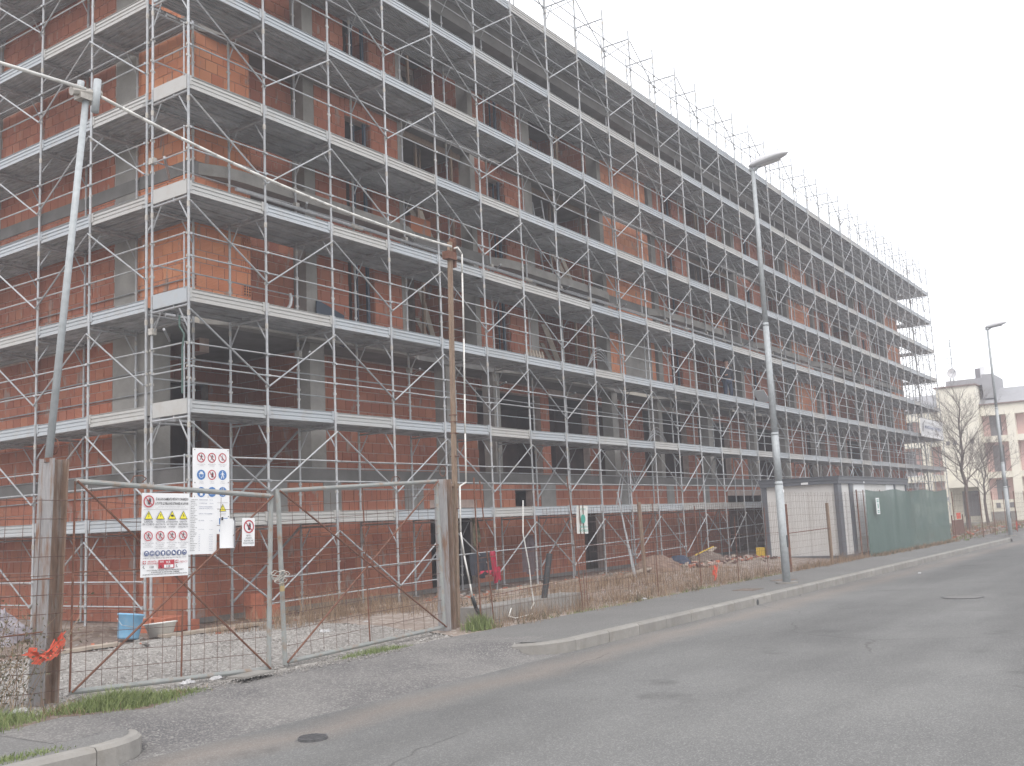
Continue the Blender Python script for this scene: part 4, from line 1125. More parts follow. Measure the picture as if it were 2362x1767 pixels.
# ------------------------------------------------------------------ fences
def wire_panel(root, x0, x1, y0, y1, z0, z1, sx=.12, sz=.20, r=.003, name='wire_mesh', slack=.02):
    """one panel of welded wire mesh, many thin wires joined"""
    m = MB(); n = max(2, int((x1-x0)/sx))
    for i in range(n+1):
        t = i/n; x = x0+(x1-x0)*t; y = y0+(y1-y0)*t
        q = random.uniform(-slack, slack)
        m.tube((x, y, z0), (x+q*.5, y+q, z1+random.uniform(-.02, .02)), r, 3, cap=False)
    k = int((z1-z0)/sz)
    for i in range(k+1):
        z = z0+.05+sz*i
        mid = ((x0+x1)/2, (y0+y1)/2+random.uniform(-slack, slack), z+random.uniform(-.02, .02))
        m.tube((x0, y0, z), mid, r, 3, cap=False); m.tube(mid, (x1, y1, z), r, 3, cap=False)
    m.build(name, M['wire'], root, 'stuff')
def post(root, x, y, z0, z1, r=.012, dx=0, mat='rust', name='fence_post', dy=0):
    MB().tube((x, y, z0), (x+dx, y+dy, z1), r, 6).build(name, M[mat], root)

F = thing('wire_fence', 'rusty wire mesh fence from the left gate post to the left edge of the picture', 'fence')
for a in range(4):
    x1 = -5.05-2.2*a; m = MB()
wires = 0
for i in range(38):
    x = -5.0-i*.2
    MB().path([(x, -3.86, -.1), (x+.02, -3.84, 1.0), (x+.05, -3.86, 2.1)], .0035, 4).build('wire', M['wire'], F)
for i in range(11):
    z = .02+i*.205
    MB().path([(-4.72, -3.99, z), (-5.1, -3.99, z+.005), (-5.25, -3.88, z+.01), (-9, -3.86, z), (-12.6, -3.86, z)], .0045 if i in (2, 5) else .0038, 4).build('wire', M['wire'], F)
MB().tube((-5.0, -4.0, .66), (-12, -3.87, .60), .009, 6).build('rail_bar', M['rust'], F)
MB().tube((-4.9, -4.02, 1.22), (-12, -3.87, 1.28), .009, 6).build('rail_bar', M['rust'], F)
for x in (-5.6, -8, -10.4): post(F, x, -3.84, -.1, 2.1, .012)

F = thing('wire_fence', 'rusty wire mesh street fence between the timber pole and the grey site cabin', 'fence')
x = 2.75; cuts = [2.75, 4.9, 7.0, 9.2, 11.4, 13.6, 15.6, 17.2]
for a, b in zip(cuts[:-1], cuts[1:]):
    wire_panel(F, a, b, -4.05-.02*(a-2.75), -4.05-.02*(b-2.75), -.10, .95 if a < 4 else 1.85, r=.0032, sx=.12)
for x, z1, dx, r in ((2.78, 2.4, -.04, .014), (3.15, 2.35, -.25, .012), (6.05, 2.45, -.35, .013), (6.13, 1.9, -.02, .01), (6.22, 1.9, .03, .01), (9.2, 1.9, -.02, .011), (11.4, 1.8, -.1, .013), (13.6, 1.5, 0, .011), (15.6, 1.7, .05, .011)):
    post(F, x, -4.1-.02*(x-2.75), -.15, z1, r, dx)
MB().path([(2.9, -4.03, 1.02), (6.0, -4.09, 1.10), (9, -4.15, 1.02), (13, -4.22, 1.05), (17.2, -4.32, .98)], .006, 5).build('rail_bar', M['rust'], F)
MB().path([(2.9, -4.03, .35), (6.0, -4.09, .47)], .006, 5).build('rail_bar', M['rust'], F)

F = thing('wire_fence', 'rusty wire mesh fence in front of the grey cabin with stout dark posts', 'fence')
for a, b in ((17.25, 19.2), (19.2, 21.0), (21.0, 23.0), (23.0, 25.15)):
    wire_panel(F, a, b, -4.4, -4.42, -.12, 2.12, sx=.10, sz=.19, r=.0026)
post(F, 17.2, -4.42, -.15, 1.78, .045, -.02, 'rust')
post(F, 21.0, -4.42, -.15, 1.78, .055, -.02, 'wood')
post(F, 24.3, -4.44, -.15, 2.2, .025, -.05, 'rust')
MB().tube((17.2, -4.45, .95), (21, -4.45, .99), .014, 6).build('rail_bar', M['rust'], F)

F = thing('shade_net_fence', 'green shade netting over the fence in front of the cabins', 'fence')
m = MB(); xs = fr(25.2, 38.3, .22); zs = fr(-.10, 2.18, .28)
def ny(x, z): return -4.5 + .03*math.sin(x*1.3)+.012*math.sin(x*3.3+z)+.004*math.sin(x*9+z*2)
for i in range(len(xs)-1):
    for j in range(len(zs)-1):
        sagf = lambda x, z: z + (.04*math.sin(x*1.35)*(z/2.2))
        pts = [(xs[i+p], ny(xs[i+p], zs[j+q]), sagf(xs[i+p], zs[j+q])) for p, q in ((0,0),(1,0),(1,1),(0,1))]
        m.quad(*pts)
m.build('shade_net', M['net'], F, smooth=True)
for x in fr(25.2, 38.3, 2.2): post(F, x, -4.40, -.15, 2.2, .016)
wire_panel(F, 25.2, 38.3, -4.44, -4.44, -.1, 2.2, sx=.2, sz=.2, r=.003)

F = thing('wire_fence', 'far wire mesh fence beyond the green netting past the bare trees', 'fence')
for a in range(10):
    x = 38.4+a*2.4
    wire_panel(F, x, x+2.4, -4.7-.16*a, -4.7-.16*(a+1), -.1, 2.05, sx=.2, sz=.25, r=.004)
    post(F, x, -4.7-.16*a, -.15, 2.1, .02)

# ------------------------------------------------------------------ site cabins
def cabin(label, x0, x1, y0, y1, z0, z1, posts, windows):
    t = thing('site_cabin', label, 'site cabin')
    m = MB().box(x0+.09, x1-.05, y0+.05, y1-.05, z0+.12, z1-.26); m.build('wall_panel', M['cabinwall'], t)
    for x in posts:
        w_ = .42 if x == x0 else .14 if x > 30 else .36
        MB().box(x, x+w_, y0, y0+.14, z0+.12, z1-.26).build('corner_post', M['cabinframe'], t)
    MB().box(x0-.0, x0+.16, y1-.16, y1, z0+.12, z1-.26).build('corner_post', M['cabinframe'], t)
    MB().box(x0+.0, x0+.14, y0+.0, y0+.005, z0+.12, z1-.26)
    MB().box(x0-.02, x1+.02, y0-.02, y1+.02, z0, z0+.12).build('base_frame', M['cabinframe'], t)
    MB().box(x0-.04, x1+.04, y0-.04, y1+.04, z1-.26, z1-.14).build('roof_frame', M['cabinframe'], t)
    MB().box(x0-.07, x1+.07, y0-.07, y1+.07, z1-.137, z1-.03).box(x0-.10, x1+.10, y0-.10, y1+.10, z1-.027, z1).build('roof_edge', M['cabinframe'], t)
    for (a, b, c, d) in windows:
        MB().box(a, b, y0+.035, y0+.049, c, d).build('white_panel', M['white'], t)
    for y in (y0+1.0, ):
        MB().box(x0-.046, x0-.041, y, y+.25, z1-.24, z1-.17).build('maker_plate', M['white'], t)
    MB().box(x0+3.0, x0+3.12, y0-.046, y0-.041, z1-.24, z1-.17).build('maker_plate', M['white'], t)
    # vertical panel joints on the near side
    for q in range(1, 6): 
        yy = y0+(y1-y0)*q/6
        MB().box(x0+.082, x0+.0895, yy-.006, yy+.006, z0+.13, z1-.27).build('panel_joint', M['cabinframe'] if 0 else M['cabinwall'], t)
    return t
cabin('grey prefabricated site cabin with dark frame and flat roof behind the street fence', 23.6, 33.1, -4.02, -1.3, -.12, 2.70, (23.6, 25.0, 31.15, 32.96), ((25.6, 26.95, 2.18, 2.43), (25.6, 27.0, .55, 2.12), (29.95, 31.1, 1.9, 2.43)))

# ------------------------------------------------------------------ street lamps
M['lamphead'] = flat('pale_grey_lamp_shell', (.62, .63, .66), .5, 0, .04)
def lamp(loc, label):
    t = thing('street_lamp', label, 'street lamp', loc, group='grey street lamps along the pavement')
    segs = [(0, 2.4, .098, .098), (2.4, 3.6, .086, .086), (3.6, 6.3, .080, .074), (6.3, 10.25, .064, .046)]
    for a, b, r, r2 in segs:
        MB().tube((0, 0, a), (0, 0, b), r, 14, r2=r2).build('pole_section', M['pole'], t, smooth=True)
    for z, r in ((2.4, .102), (3.6, .090), (6.3, .080)):
        MB().tube((0, 0, z-.06), (0, 0, z+.02), r, 14, r2=r*.86).build('joint_collar', M['pole'], t, smooth=True)
    MB().box(-.035, .035, -.108, -.09, .85, 1.13).build('service_door', M['blackpipe'], t)
    MB().tube((0, 0, -.01), (0, 0, .035), .26, 18).build('concrete_foot', M['kerb'], t)
    MB().tube((0, .02, 10.2), (0, -.20, 10.34), .045, 10).tube((0, .10, 10.25), (0, 0, 10.29), .05, 10).build('spigot', M['pole'], t)
    # luminaire: lofted shell along -y, tilted up
    m = MB(); n = 14
    st = [(.10, .04, .03), (.02, .11, .09), (-.15, .15, .13), (-.40, .18, .15), (-.66, .175, .13), (-.84, .12, .08), (-.92, .03, .02)]
    for (yy, wx, hz) in st:
        for i in range(n):
            a = 2*math.pi*i/n
            zc = hz*math.sin(a) if math.sin(a) > 0 else .55*hz*math.sin(a)
            m.v.append((wx*math.cos(a), yy, 10.36 - yy*.13 + zc))
    for s in range(len(st)-1):
        for i in range(n):
            j = (i+1) % n; m.f.append((s*n+i, s*n+j, (s+1)*n+j, (s+1)*n+i)); m.m.append(0)
    m.f.append(tuple(reversed(range(n)))); m.f.append(tuple((len(st)-1)*n+i for i in range(n))); m.m += [0, 0]
    m.build('lamp_head', M['lamphead'], t, smooth=True)
    m = MB()
    m.poly([(-.10, -.12, 10.29), (-.10, -.70, 10.355), (.10, -.70, 10.355), (.10, -.12, 10.29)]); m.build('lens', M['white'], t)
    return t
l1 = lamp((12.52, -5.96, ZP), 'tall grey street lamp on the pavement in front of the grey cabin, nearer of two')
l1b = MB().box(-.04, .04, -.085, -.075, 2.2, 2.27); l1b.build('sticker', M['white'], l1, loc=(0, -.02, -.05))
l2 = lamp((43.4, -6.2, ZP), 'far grey street lamp by the bare trees, further of two')
for o in l2.children:
    if o.name.startswith('pole_section'): pass

# ------------------------------------------------------------------ person on the third deck
def person(loc, rotz):
    t = thing('person', 'person in dark jacket and jeans standing on the third scaffold deck among the tubes', 'person', loc, (0, 0, rotz))
    J = {'pel': (0, 0, .95, .15), 'wai': (0, .01, 1.08, .145), 'che': (0, .0, 1.30, .175), 'nec': (0, .01, 1.49, .075), 'neck2': (0, .0, 1.56, .062), 'hea': (0, -.02, 1.66, .098), 'cro': (0, -.01, 1.73, .085),
         'hl': (-.10, 0, .90, .105), 'kl': (-.12, -.03, .50, .070), 'al': (-.13, .02, .10, .048), 'tl': (-.14, -.12, .04, .045),
         'hr': (.10, 0, .90, .105), 'kr': (.13, -.05, .50, .070), 'ar': (.17, .04, .10, .048), 'tr': (.19, -.10, .04, .045),
         'sl': (-.19, .0, 1.42, .075), 'el': (-.29, -.06, 1.15, .052), 'wl': (-.22, -.26, 1.10, .036), 'fl': (-.17, -.34, 1.12, .036),
         'sr': (.19, .0, 1.42, .075), 'er': (.27, .04, 1.14, .052), 'wr': (.27, -.08, .92, .036), 'fr': (.26, -.12, .84, .034)}
    E = [('pel', 'wai'), ('wai', 'che'), ('che', 'nec'), ('nec', 'neck2'), ('neck2', 'hea'), ('hea', 'cro'), ('pel', 'hl'), ('hl', 'kl'), ('kl', 'al'), ('al', 'tl'), ('pel', 'hr'), ('hr', 'kr'), ('kr', 'ar'), ('ar', 'tr'),
         ('che', 'sl'), ('sl', 'el'), ('el', 'wl'), ('wl', 'fl'), ('che', 'sr'), ('sr', 'er'), ('er', 'wr'), ('wr', 'fr')]
    def skin(name, names, scale, mat, levels=2):
        ks_ = [k for k in J if k in names]; ix = {k: i for i, k in enumerate(ks_)}
        me = D.meshes.new(name); me.from_pydata([J[k][:3] for k in ks_], [(ix[a], ix[b]) for a, b in E if a in ix and b in ix], [])
        o = D.objects.new('tmp', me); COL.objects.link(o)
        sm = o.modifiers.new('s', 'SKIN'); ss = o.modifiers.new('u', 'SUBSURF'); ss.levels = levels
        for k in ks_:
            r = J[k][3]*scale; d = 1.0 if k not in ('che', 'wai', 'pel') else .78
            me.skin_vertices[0].data[ix[k]].radius = (r, r*d)
        me.skin_vertices[0].data[0].use_root = True
        dg = bpy.context.evaluated_depsgraph_get(); dg.update()
        r = D.meshes.new_from_object(o.evaluated_get(dg)); D.objects.remove(o)
        r.materials.clear(); r.materials.append(M[mat]); r.shade_smooth()
        return link(name, r, t)
    skin('body', set(J), .93, 'skin')
    skin('jacket', {'pel', 'wai', 'che', 'nec', 'sl', 'el', 'wl', 'sr', 'er', 'wr'}, 1.16, 'navycloth')
    skin('jeans', {'pel', 'hl', 'kl', 'al', 'hr', 'kr', 'ar'}, 1.08, 'jeans')
    for k in ('tl', 'tr'):
        x, y = J[k][0], J[k][1]
        MB().box(x-.045, x+.045, y-.07, y+.17, 0, .08).build('shoe', M['blackpipe'], t)
    m = MB(); n, h = 14, 6
    for j in range(h+1):
        a = j/h*math.pi*.55
        for i in range(n):
            b = 2*math.pi*i/n; m.v.append((.092*math.sin(a)*math.cos(b), .012+.105*math.sin(a)*math.sin(b), 1.695+.10*math.cos(a)))
    for j in range(h):
        for i in range(n): m.f.append((j*n+i, j*n+(i+1) % n, (j+1)*n+(i+1) % n, (j+1)*n+i)); m.m.append(0)
    m.build('hair', M['hair'], t, smooth=True)
    m = MB(); 
    for sx in (-1, 1):
        m.disc((sx*.035, -.118, 1.665), .010, 8); 
    m.build('eye', M['hair'], t)
    MB().poly([(-.012, -.112, 1.63), (.012, -.112, 1.63), (0, -.138, 1.635), (0, -.112, 1.675)]) or None
    m = MB(); m.tri((-.013, -.110, 1.63), (.013, -.110, 1.63), (0, -.112, 1.68)); m.tri((-.013, -.110, 1.63), (0, -.14, 1.632), (0, -.112, 1.68)); m.tri((.013, -.110, 1.63), (0, -.112, 1.68), (0, -.14, 1.632)); m.build('nose', M['skin'], t)
    MB().box(-.025, .025, -.114, -.108, 1.598, 1.606).build('mouth', M['redprint'], t)
    return t
person((25.75, .55, 5.80), math.radians(-35))

# ------------------------------------------------------------------ background building (faces -x)
BX = 78.0
H = thing('apartment_block', 'low cream and pink apartment block with grey roof behind the bare trees', 'building')
def bx(name, mat, x0, x1, y0, y1, z0, z1): return MB().box(x0, x1, y0, y1, z0, z1).build(name, M[mat], H)
GZ = 0.0
bx('wall', 'pinkwall', BX+1.2, BX+10, -22, .4, GZ, 9.2)
bx('wall', 'pinkwall', BX+1.2, BX+10, 3.5, 16, GZ, 9.2)
bx('stair_tower', 'creamwall', BX-.6, BX+9, .42, 3.45, GZ, 11.05)
MB().prism([(BX-.75, .3), (BX+9, .3), (BX+9, 3.6), (BX-.75, 3.6)], 11.053, 11.15).build('tower_coping', M['copper'], H)
for ya, yb in ((-22, .38), (3.5, 16)):
    bx('fascia', 'creamwall', BX+.4, BX+1.19, ya, yb, 8.55, 9.4)
    bx('eave_trim', 'copper', BX+.2, BX+1.3, ya, yb, 9.403, 9.5)
    m = MB(); m.poly([(BX+.25, ya, 9.503), (BX+.25, yb, 9.503), (BX+3.2, yb, 10.95), (BX+3.2, ya, 10.95)]); m.box(BX+3.2, BX+10, ya, yb, 9.503, 10.95); m.build('roof', M['greyroof'], H)
    for z0, z1 in ((6.35, 6.85), (3.45, 3.95)):
        bx('balcony_front', 'creamwall', BX+.4, BX+1.19, ya, yb, z0, z1)
    bx('plinth', 'concrete', BX+.5, BX+1.19, ya, yb, GZ, .75)
    bx('ground_wall', 'creamwall', BX+.55, BX+1.19, ya, yb, .753, 1.7)
for y in (-1.81, -5.6, -9.4, -13.2, -17, 4.9, 8.6, 12.4):
    bx('pillar', 'creamwall', BX+.3, BX+.98, y-.32, y+.32, .0, 8.548)
for yb in (-.55, -3.9, -7.6, -11.4, -15.2, 6.4, 10.4):
    for z0, z1 in ((6.9, 9.0), (4.0, 6.1), (1.72, 3.3)):
        f = bx('window', 'shutter', BX+1.12, BX+1.19, yb-.42, yb+.42, z0, z1)
        bx('window_rail', 'cabinframe', BX+.95, BX+.98, yb-.6, yb+.6, z0+.95, z0+1.0)
for y in (2.9, 2.35, 1.05):
    bx('vent_window', 'shutter', BX-.62, BX-.605, y-.14, y+.14, 6.3, 6.65)
for y in (-.2, -1.2, -2.9): bx('basement_window', 'shutter', BX+.50, BX+.548, y-.16, y+.16, 1.05, 1.45)
# porch with barrel arch on the tower
m = MB(); n = 10
for i in range(n):
    a, b = math.pi*i/n, math.pi*(i+1)/n
    P = lambda t_, x_: (x_, 1.75-1.15*math.cos(t_), 2.9+.75*math.sin(t_))
    m.quad(P(a, BX-2.2), P(b, BX-2.2), P(b, BX-.61), P(a, BX-.61))
    m.quad((BX-2.2, 1.75-1.15*math.cos(a), 2.8), (BX-2.2, 1.75-1.15*math.cos(b), 2.8), P(b, BX-2.2), P(a, BX-2.2))
m.box(BX-2.2, BX-.61, .45, .62, GZ, 2.9); m.box(BX-2.2, BX-.61, 2.88, 3.05, GZ, 2.9)
m.build('porch', M['creamwall'], H)
bx('door', 'shutter', BX-.66, BX-.605, 1.0, 2.2, .5, 2.5)
bx('roof_dormer', 'greyroof', BX+1.0, BX+6, .1, 2.9, 11.153, 11.75)
bx('roof_dormer', 'greyroof', BX+.9, BX+6, -.75, .09, 10.0, 12.0)
ch_ = bx('chimney', 'shutter', BX+2.2, BX+2.8, .35, .75, 11.75, 12.7); 
bx('chimney', 'white', BX+2.2, BX+2.8, .05, .34, 11.75, 12.8)
# the part of the block seen through the end scaffolding: white balconies
for z in (6.9, 4.0, 1.1): bx('railing', 'white', BX+.36, BX+.39, 4.0, 15.5, z-.05, z+.02)
# antenna and dish
A = thing('tv_antenna', 'thin television aerial mast on the grey roof of the cream block', 'antenna', (BX+1.5, 2.36, 11.75))
MB().tube((0, 0, 0), (0, 0, 3.6), .03, 6).build('mast', M['cabinframe'], A)
for z, w_ in ((3.55, .12), (3.0, .5), (2.0, .55), (1.55, .5)):
    m = MB().tube((0, -w_, z-.02*w_), (0, w_, z), .018, 5)
    if z < 3.5:
        for q in range(5): m.tube((-.12, -w_+q*w_/2, z), (.12, -w_+q*w_/2, z), .009, 4)
    m.build('crossbar', M['cabinframe'], A)
A = thing('satellite_dish', 'pale round satellite dish on the grey roof beside the aerial', 'satellite dish', (BX+1.1, 2.5, 11.76))
m = MB(); n = 16
for j, (r, d) in enumerate(((.02, 0), (.22, .03), (.42, .10))):
    for i in range(n):
        a = 2*math.pi*i/n; m.v.append((-.1-d*.9, -.15-.25*d + r*math.cos(a)*.9, .62 + r*math.sin(a)))
for j in range(2):
    for i in range(n): m.f.append((j*n+i, j*n+(i+1) % n, (j+1)*n+(i+1) % n, (j+1)*n+i)); m.m.append(0)
m.f.append(tuple(range(n))); m.m.append(0)
m.build('reflector', M['lamphead'], A, smooth=True)
MB().tube((-.1, 0, 0), (-.08, -.1, .6), .03, 6).build('bracket', M['cabinframe'], A)
MB().tube((-.12, -.1, .3), (-.7, -.5, .7), .014, 5).box(-.75, -.67, -.54, -.46, .66, .76).build('feed_arm', M['cabinframe'], A)

# ------------------------------------------------------------------ bare trees
def tree(name, label, loc, Ht, spread, seed, trunk_r, levels=5, clear=.30):
    rnd = random.Random(seed); t = thing(name, label, 'tree', loc, group='bare trees by the cream block')
    tr, cr = MB(), MB()
    pts = [Vector((0, 0, 0))]
    n = 9
    for i in range(1, n+1): pts.append(Vector((rnd.uniform(-.06, .06)*i*.5, rnd.uniform(-.06, .06)*i*.5, Ht*.93*i/n)))
    for i in range(n):
        f = lambda k: trunk_r*(1-.93*k/n)**.9
        tr.tube(pts[i], pts[i+1], f(i), 8, r2=f(i+1), cap=False)
    def branch(p, d, L, r, lv):
        q = p; k = 4 if lv < 2 else 3
        for i in range(k):
            d = (d + Vector((rnd.gauss(0, .10), rnd.gauss(0, .10), rnd.gauss(.07, .06)))).normalized()
            e = q + d*(L/k); rr = r*(1-.8*i/k); cr.tube(q, e, rr, 4 if lv < 2 else 3, r2=r*(1-.8*(i+1)/k), cap=False)
            if lv < 3:
                for _ in range(2 if lv < 2 else rnd.choice((1, 2))):
                    ax = Vector((rnd.gauss(0, 1), rnd.gauss(0, 1), rnd.gauss(0, .4))).normalized()
                    nd = (d + ax*.75).normalized()
                    branch(e, nd, L*rnd.uniform(.33, .5), max(.004, r*.45*(1-.5*i/k)), lv+1)
            q = e
    nb = 26
    for i in range(nb):
        s = clear + (1-clear)*i/nb
        k = s*n*.93/.93; a = int(min(n-1, k)); p = pts[a].lerp(pts[a+1], min(1, k-a))
        az = i*2.399+rnd.uniform(-.3, .3)
        el = .35+.75*s
        d = Vector((math.cos(az)*math.cos(el), math.sin(az)*math.cos(el), math.sin(el)))
        L = spread*(1.05-.72*((s-clear)/(1-clear)))*rnd.uniform(.8, 1.15)
        branch(p, d, L, trunk_r*.30*(1.1-s*.75), 0 if s < .8 else 1)
    tr.build('trunk', M['bark'], t); cr.build('crown', M['bark'], t)
    return t
tree('bare_tree', 'taller leafless tree in front of the cream stair tower', (54.5, -2.3, -.12), 8.9, 3.2, 3, .15)
tree('bare_tree', 'shorter leafless tree behind the far lamp beside the taller one', (61.4, -2.2, -.12), 5.6, 2.8, 5, .11, clear=.38)
tree('bare_tree', 'small leafless sapling at the right edge by the far fence', (66.0, -5.6, -.12), 3.9, 1.5, 9, .07, clear=.4)

# ------------------------------------------------------------------ plants
def gz(x, y): return yard_z(x, y) if y > YE else (ap_z(x, y)-.005 if DX0-.7 < x < DX1+.9 else ZP)
def blades(name, n, area, hmin, hmax, wd, mat, lean=.4, zf=gz, clump=0, seed=1, kind='stuff'):
    rnd = random.Random(seed); m = MB(); cl = []
    for i in range(n):
        if clump and (i % clump == 0 or not cl): cl = area(rnd)
        if clump: x, y = cl[0]+rnd.gauss(0, .07), cl[1]+rnd.gauss(0, .06)
        else: x, y = area(rnd)[:2]
        z = zf(x, y); h = rnd.uniform(hmin, hmax)*(cl[2] if clump and len(cl) > 2 else 1)
        a = rnd.uniform(0, 6.28); dx, dy = math.cos(a)*wd, math.sin(a)*wd
        lx, ly = rnd.gauss(0, lean)*h, rnd.gauss(0, lean)*h
        p0, p1 = (x-dx, y-dy, z), (x+dx, y+dy, z)
        q0, q1 = (x-dx*.7+lx*.35, y-dy*.7+ly*.35, z+h*.55), (x+dx*.7+lx*.35, y+dy*.7+ly*.35, z+h*.55)
        k = len(m.v); m.v += [p0, p1, q1, q0, (x+lx, y+ly, z+h)]
        m.f += [(k, k+1, k+2, k+3), (k+3, k+2, k+4)]; m.m += [0, 0]
    return m.build(name, M[mat], None, kind)
def disk(cx, cy, rx, ry, pw=.6):
    def f(r):
        a = r.uniform(0, 6.28); s = r.random()**pw; return (cx+rx*s*math.cos(a), cy+ry*s*math.sin(a), 1.2-.75*s)
    return f
def strip(x0, x1, y, sg, hv=1.0):
    def f(r): return (r.uniform(x0, x1), y+r.gauss(0, sg), r.uniform(.4, 1.15)*hv)
    return f
blades('grass', 5200, disk(-4.55, -4.64, .72, .27), .06, .21, .004, 'grass', .5, clump=7, seed=2)
blades('grass', 700, disk(-3.75, -4.62, .35, .12), .03, .09, .004, 'grass', .5, clump=6, seed=22)
blades('grass', 2600, disk(-6.1, -4.6, .75, .42), .06, .22, .004, 'grass', .5, clump=7, seed=3)
blades('grass', 1500, disk(-.1, -4.35, .75, .13), .04, .12, .004, 'grass', .4, clump=7, seed=4)
blades('grass', 900, disk(2.62, -4.2, .3, .16), .10, .30, .006, 'grass', .35, clump=9, seed=5)
blades('grass', 900, strip(4.2, 17, -4.5, .05), .03, .09, .004, 'grass', .5, clump=8, seed=6)
blades('grass', 500, disk(-6.55, -6.3, .35, .08), .02, .05, .004, 'grass', .5, clump=8, seed=16)
blades('dry_weeds', 500, disk(-4.9, -4.5, 1.6, .42), .04, .2, .004, 'dry', .6, clump=4, seed=52)
blades('weed_tuft', 500, strip(2.8, 24, -4.35, .15), .05, .22, .008, 'shrub', .7, clump=12, seed=51)
blades('dry_weeds', 4600, strip(2.6, 17.5, -4.2, .24), .08, .50, .0026, 'dry', .42, clump=6, seed=7)
blades('dry_weeds', 1500, strip(17.5, 24.5, -4.5, .12), .10, .36, .004, 'dry', .30, clump=9, seed=8)
blades('dry_weeds', 2600, disk(2.6, -.9, 2.9, .75), .12, .80, .0026, 'dry', .42, clump=9, seed=9)
blades('dry_weeds', 6000, disk(10.5, -2.4, 7.5, 1.5), .06, .38, .004, 'dry', .35, clump=8, seed=10)
blades('dry_weeds', 1500, strip(25, 38, -4.75, .10), .06, .22, .006, 'dry', .4, clump=8, seed=11)
blades('dry_weeds', 3000, lambda r: (r.uniform(39, 74), r.uniform(-4.6, -1), r.uniform(.5, 1.2)), .10, .40, .012, 'dry', .3, clump=8, seed=12)
blades('grass', 2500, lambda r: (r.uniform(38.5, 76), r.uniform(-5.2, -1), r.uniform(.5, 1.2)), .08, .25, .012, 'grass', .3, clump=8, seed=13)
blades('weed_tuft', 700, strip(24.8, 38, -4.72, .08), .05, .16, .012, 'shrub', .6, clump=10, seed=14)
# tangled dry shrub on the fence at the left edge
def shrub(label, c, rx, ry, h, n, seed):
    rnd = random.Random(seed); t = thing('shrub', label, 'shrub', c); st, lf = MB(), MB()
    for i in range(n):
        p = Vector((rnd.gauss(0, rx*.4), rnd.gauss(0, ry*.4), 0)); d = Vector((rnd.gauss(0, .35), rnd.gauss(0, .3), 1)).normalized()
        L = h*rnd.uniform(.5, 1.0); k = 7
        for s in range(k):
            d = (d+Vector((rnd.gauss(0, .2), rnd.gauss(0, .2), rnd.gauss(-.02, .1)))).normalized(); q = p+d*(L/k)
            st.tube(p, q, .004*(1-s/k*.6), 3, cap=False)
            for _ in range(3):
                a = q+Vector((rnd.gauss(0, .05), rnd.gauss(0, .05), rnd.gauss(0, .05))); u = Vector((rnd.gauss(0, 1), rnd.gauss(0, 1), rnd.gauss(0, 1))).normalized()*.022; v = Vector((rnd.gauss(0, 1), rnd.gauss(0, 1), rnd.gauss(0, 1))).normalized()*.012
                lf.quad(a-u, a-v, a+u, a+v)
            p = q
    st.build('stem', M['dry'], t); lf.build('foliage', M['shrub'], t)
shrub('tangled brown and green shrub growing through the fence at the left edge', (-6.0, -3.95, ZP), .9, .35, 1.45, 170, 21)
shrub('low dark green shrub by the concrete footing right of the gate', (3.8, -3.3, -.1), .8, .35, .32, 50, 22)

# pebbles on the drive
def pebbles():
    rnd = random.Random(31); m = MB()
    for i in range(9000):
        x = rnd.uniform(-8, 1.9); y = -4.55+4.2*rnd.random()**1.2; z = yard_z(x, y)-.004; s = rnd.uniform(.010, .028)
        a = rnd.uniform(0, 6.28); c, t = math.cos(a), math.sin(a); e = rnd.uniform(.6, 1)
        b = [(x+s*(c*p-t*q*e), y+s*(t*p+c*q*e), z) for p, q in ((-1, -.6), (1, -.8), (.8, .8), (-.7, 1))]
        tp_ = (x+rnd.uniform(-.3, .3)*s, y, z+s*rnd.uniform(.7, 1.1))
        for i2 in range(4): m.tri(b[i2], b[(i2+1) % 4], tp_)
    m.build('gravel', M['pebble'], None, 'stuff')
pebbles()
def rubble(name, n, area, smin, smax, mats, seed, zb=0):
    rnd = random.Random(seed); m = MB()
    for i in range(n):
        x, y = area(rnd)[:2]; s = rnd.uniform(smin, smax); a = rnd.uniform(0, 3.14); b = rnd.uniform(-.4, .4)
        d = Vector((math.cos(a), math.sin(a), b)).normalized()*s
        p = Vector((x, y, zb+s*.25)); m.obox(p-d, p+d, s*rnd.uniform(.5, 1.2), s*rnd.uniform(.3, .8), rnd.randrange(len(mats)))
    m.build(name, [M[k] for k in mats], None, 'stuff')
rubble('rubble', 500, strip(-6, 22, -.25, .35), .015, .07, ('mortar', 'brickred', 'pebble', 'concrete'), 41, -.0)
rubble('rubble', 260, disk(10, -2.5, 6, 1.2), .01, .05, ('mortar', 'pebble', 'plank'), 42, -.04)
rubble('rubble', 260, strip(17, 23.5, -.9, .5), .03, .14, ('mortar', 'brickred', 'plank', 'interior'), 44, .02)
rubble('rubble', 200, strip(40, 70, -3.6, .6), .04, .16, ('mortar', 'pebble', 'brickred'), 43, -.02)

# ------------------------------------------------------------------ loose things in the yard
def lathe(mb, prof, c, n=20, mi=0, tilt=None):
    b = len(mb.v)
    for r, z in prof:
        for i in range(n):
            a = 2*math.pi*i/n; v = Vector((r*math.cos(a), r*math.sin(a), z))
            if tilt: v = tilt @ v
            mb.v.append(tuple(Vector(c)+v))
    for j in range(len(prof)-1):
        for i in range(n):
            mb.f.append((b+j*n+i, b+j*n+(i+1) % n, b+(j+1)*n+(i+1) % n, b+(j+1)*n+i)); mb.m.append(mi)
    return mb
t = thing('bucket', 'battered light blue plastic bucket tilted on the gravel inside the gate', 'bucket', (-1.15, .05, .0))
lathe(MB(), [(0, .0), (.155, .0), (.165, .03), (.195, .36), (.21, .37), (.21, .40), (.195, .40), (.16, .06), (0, .05)], (0, 0, .03), tilt=Matrix.Rotation(math.radians(9), 3, 'Y')).build('body', M['bluebucket'], t, smooth=True)
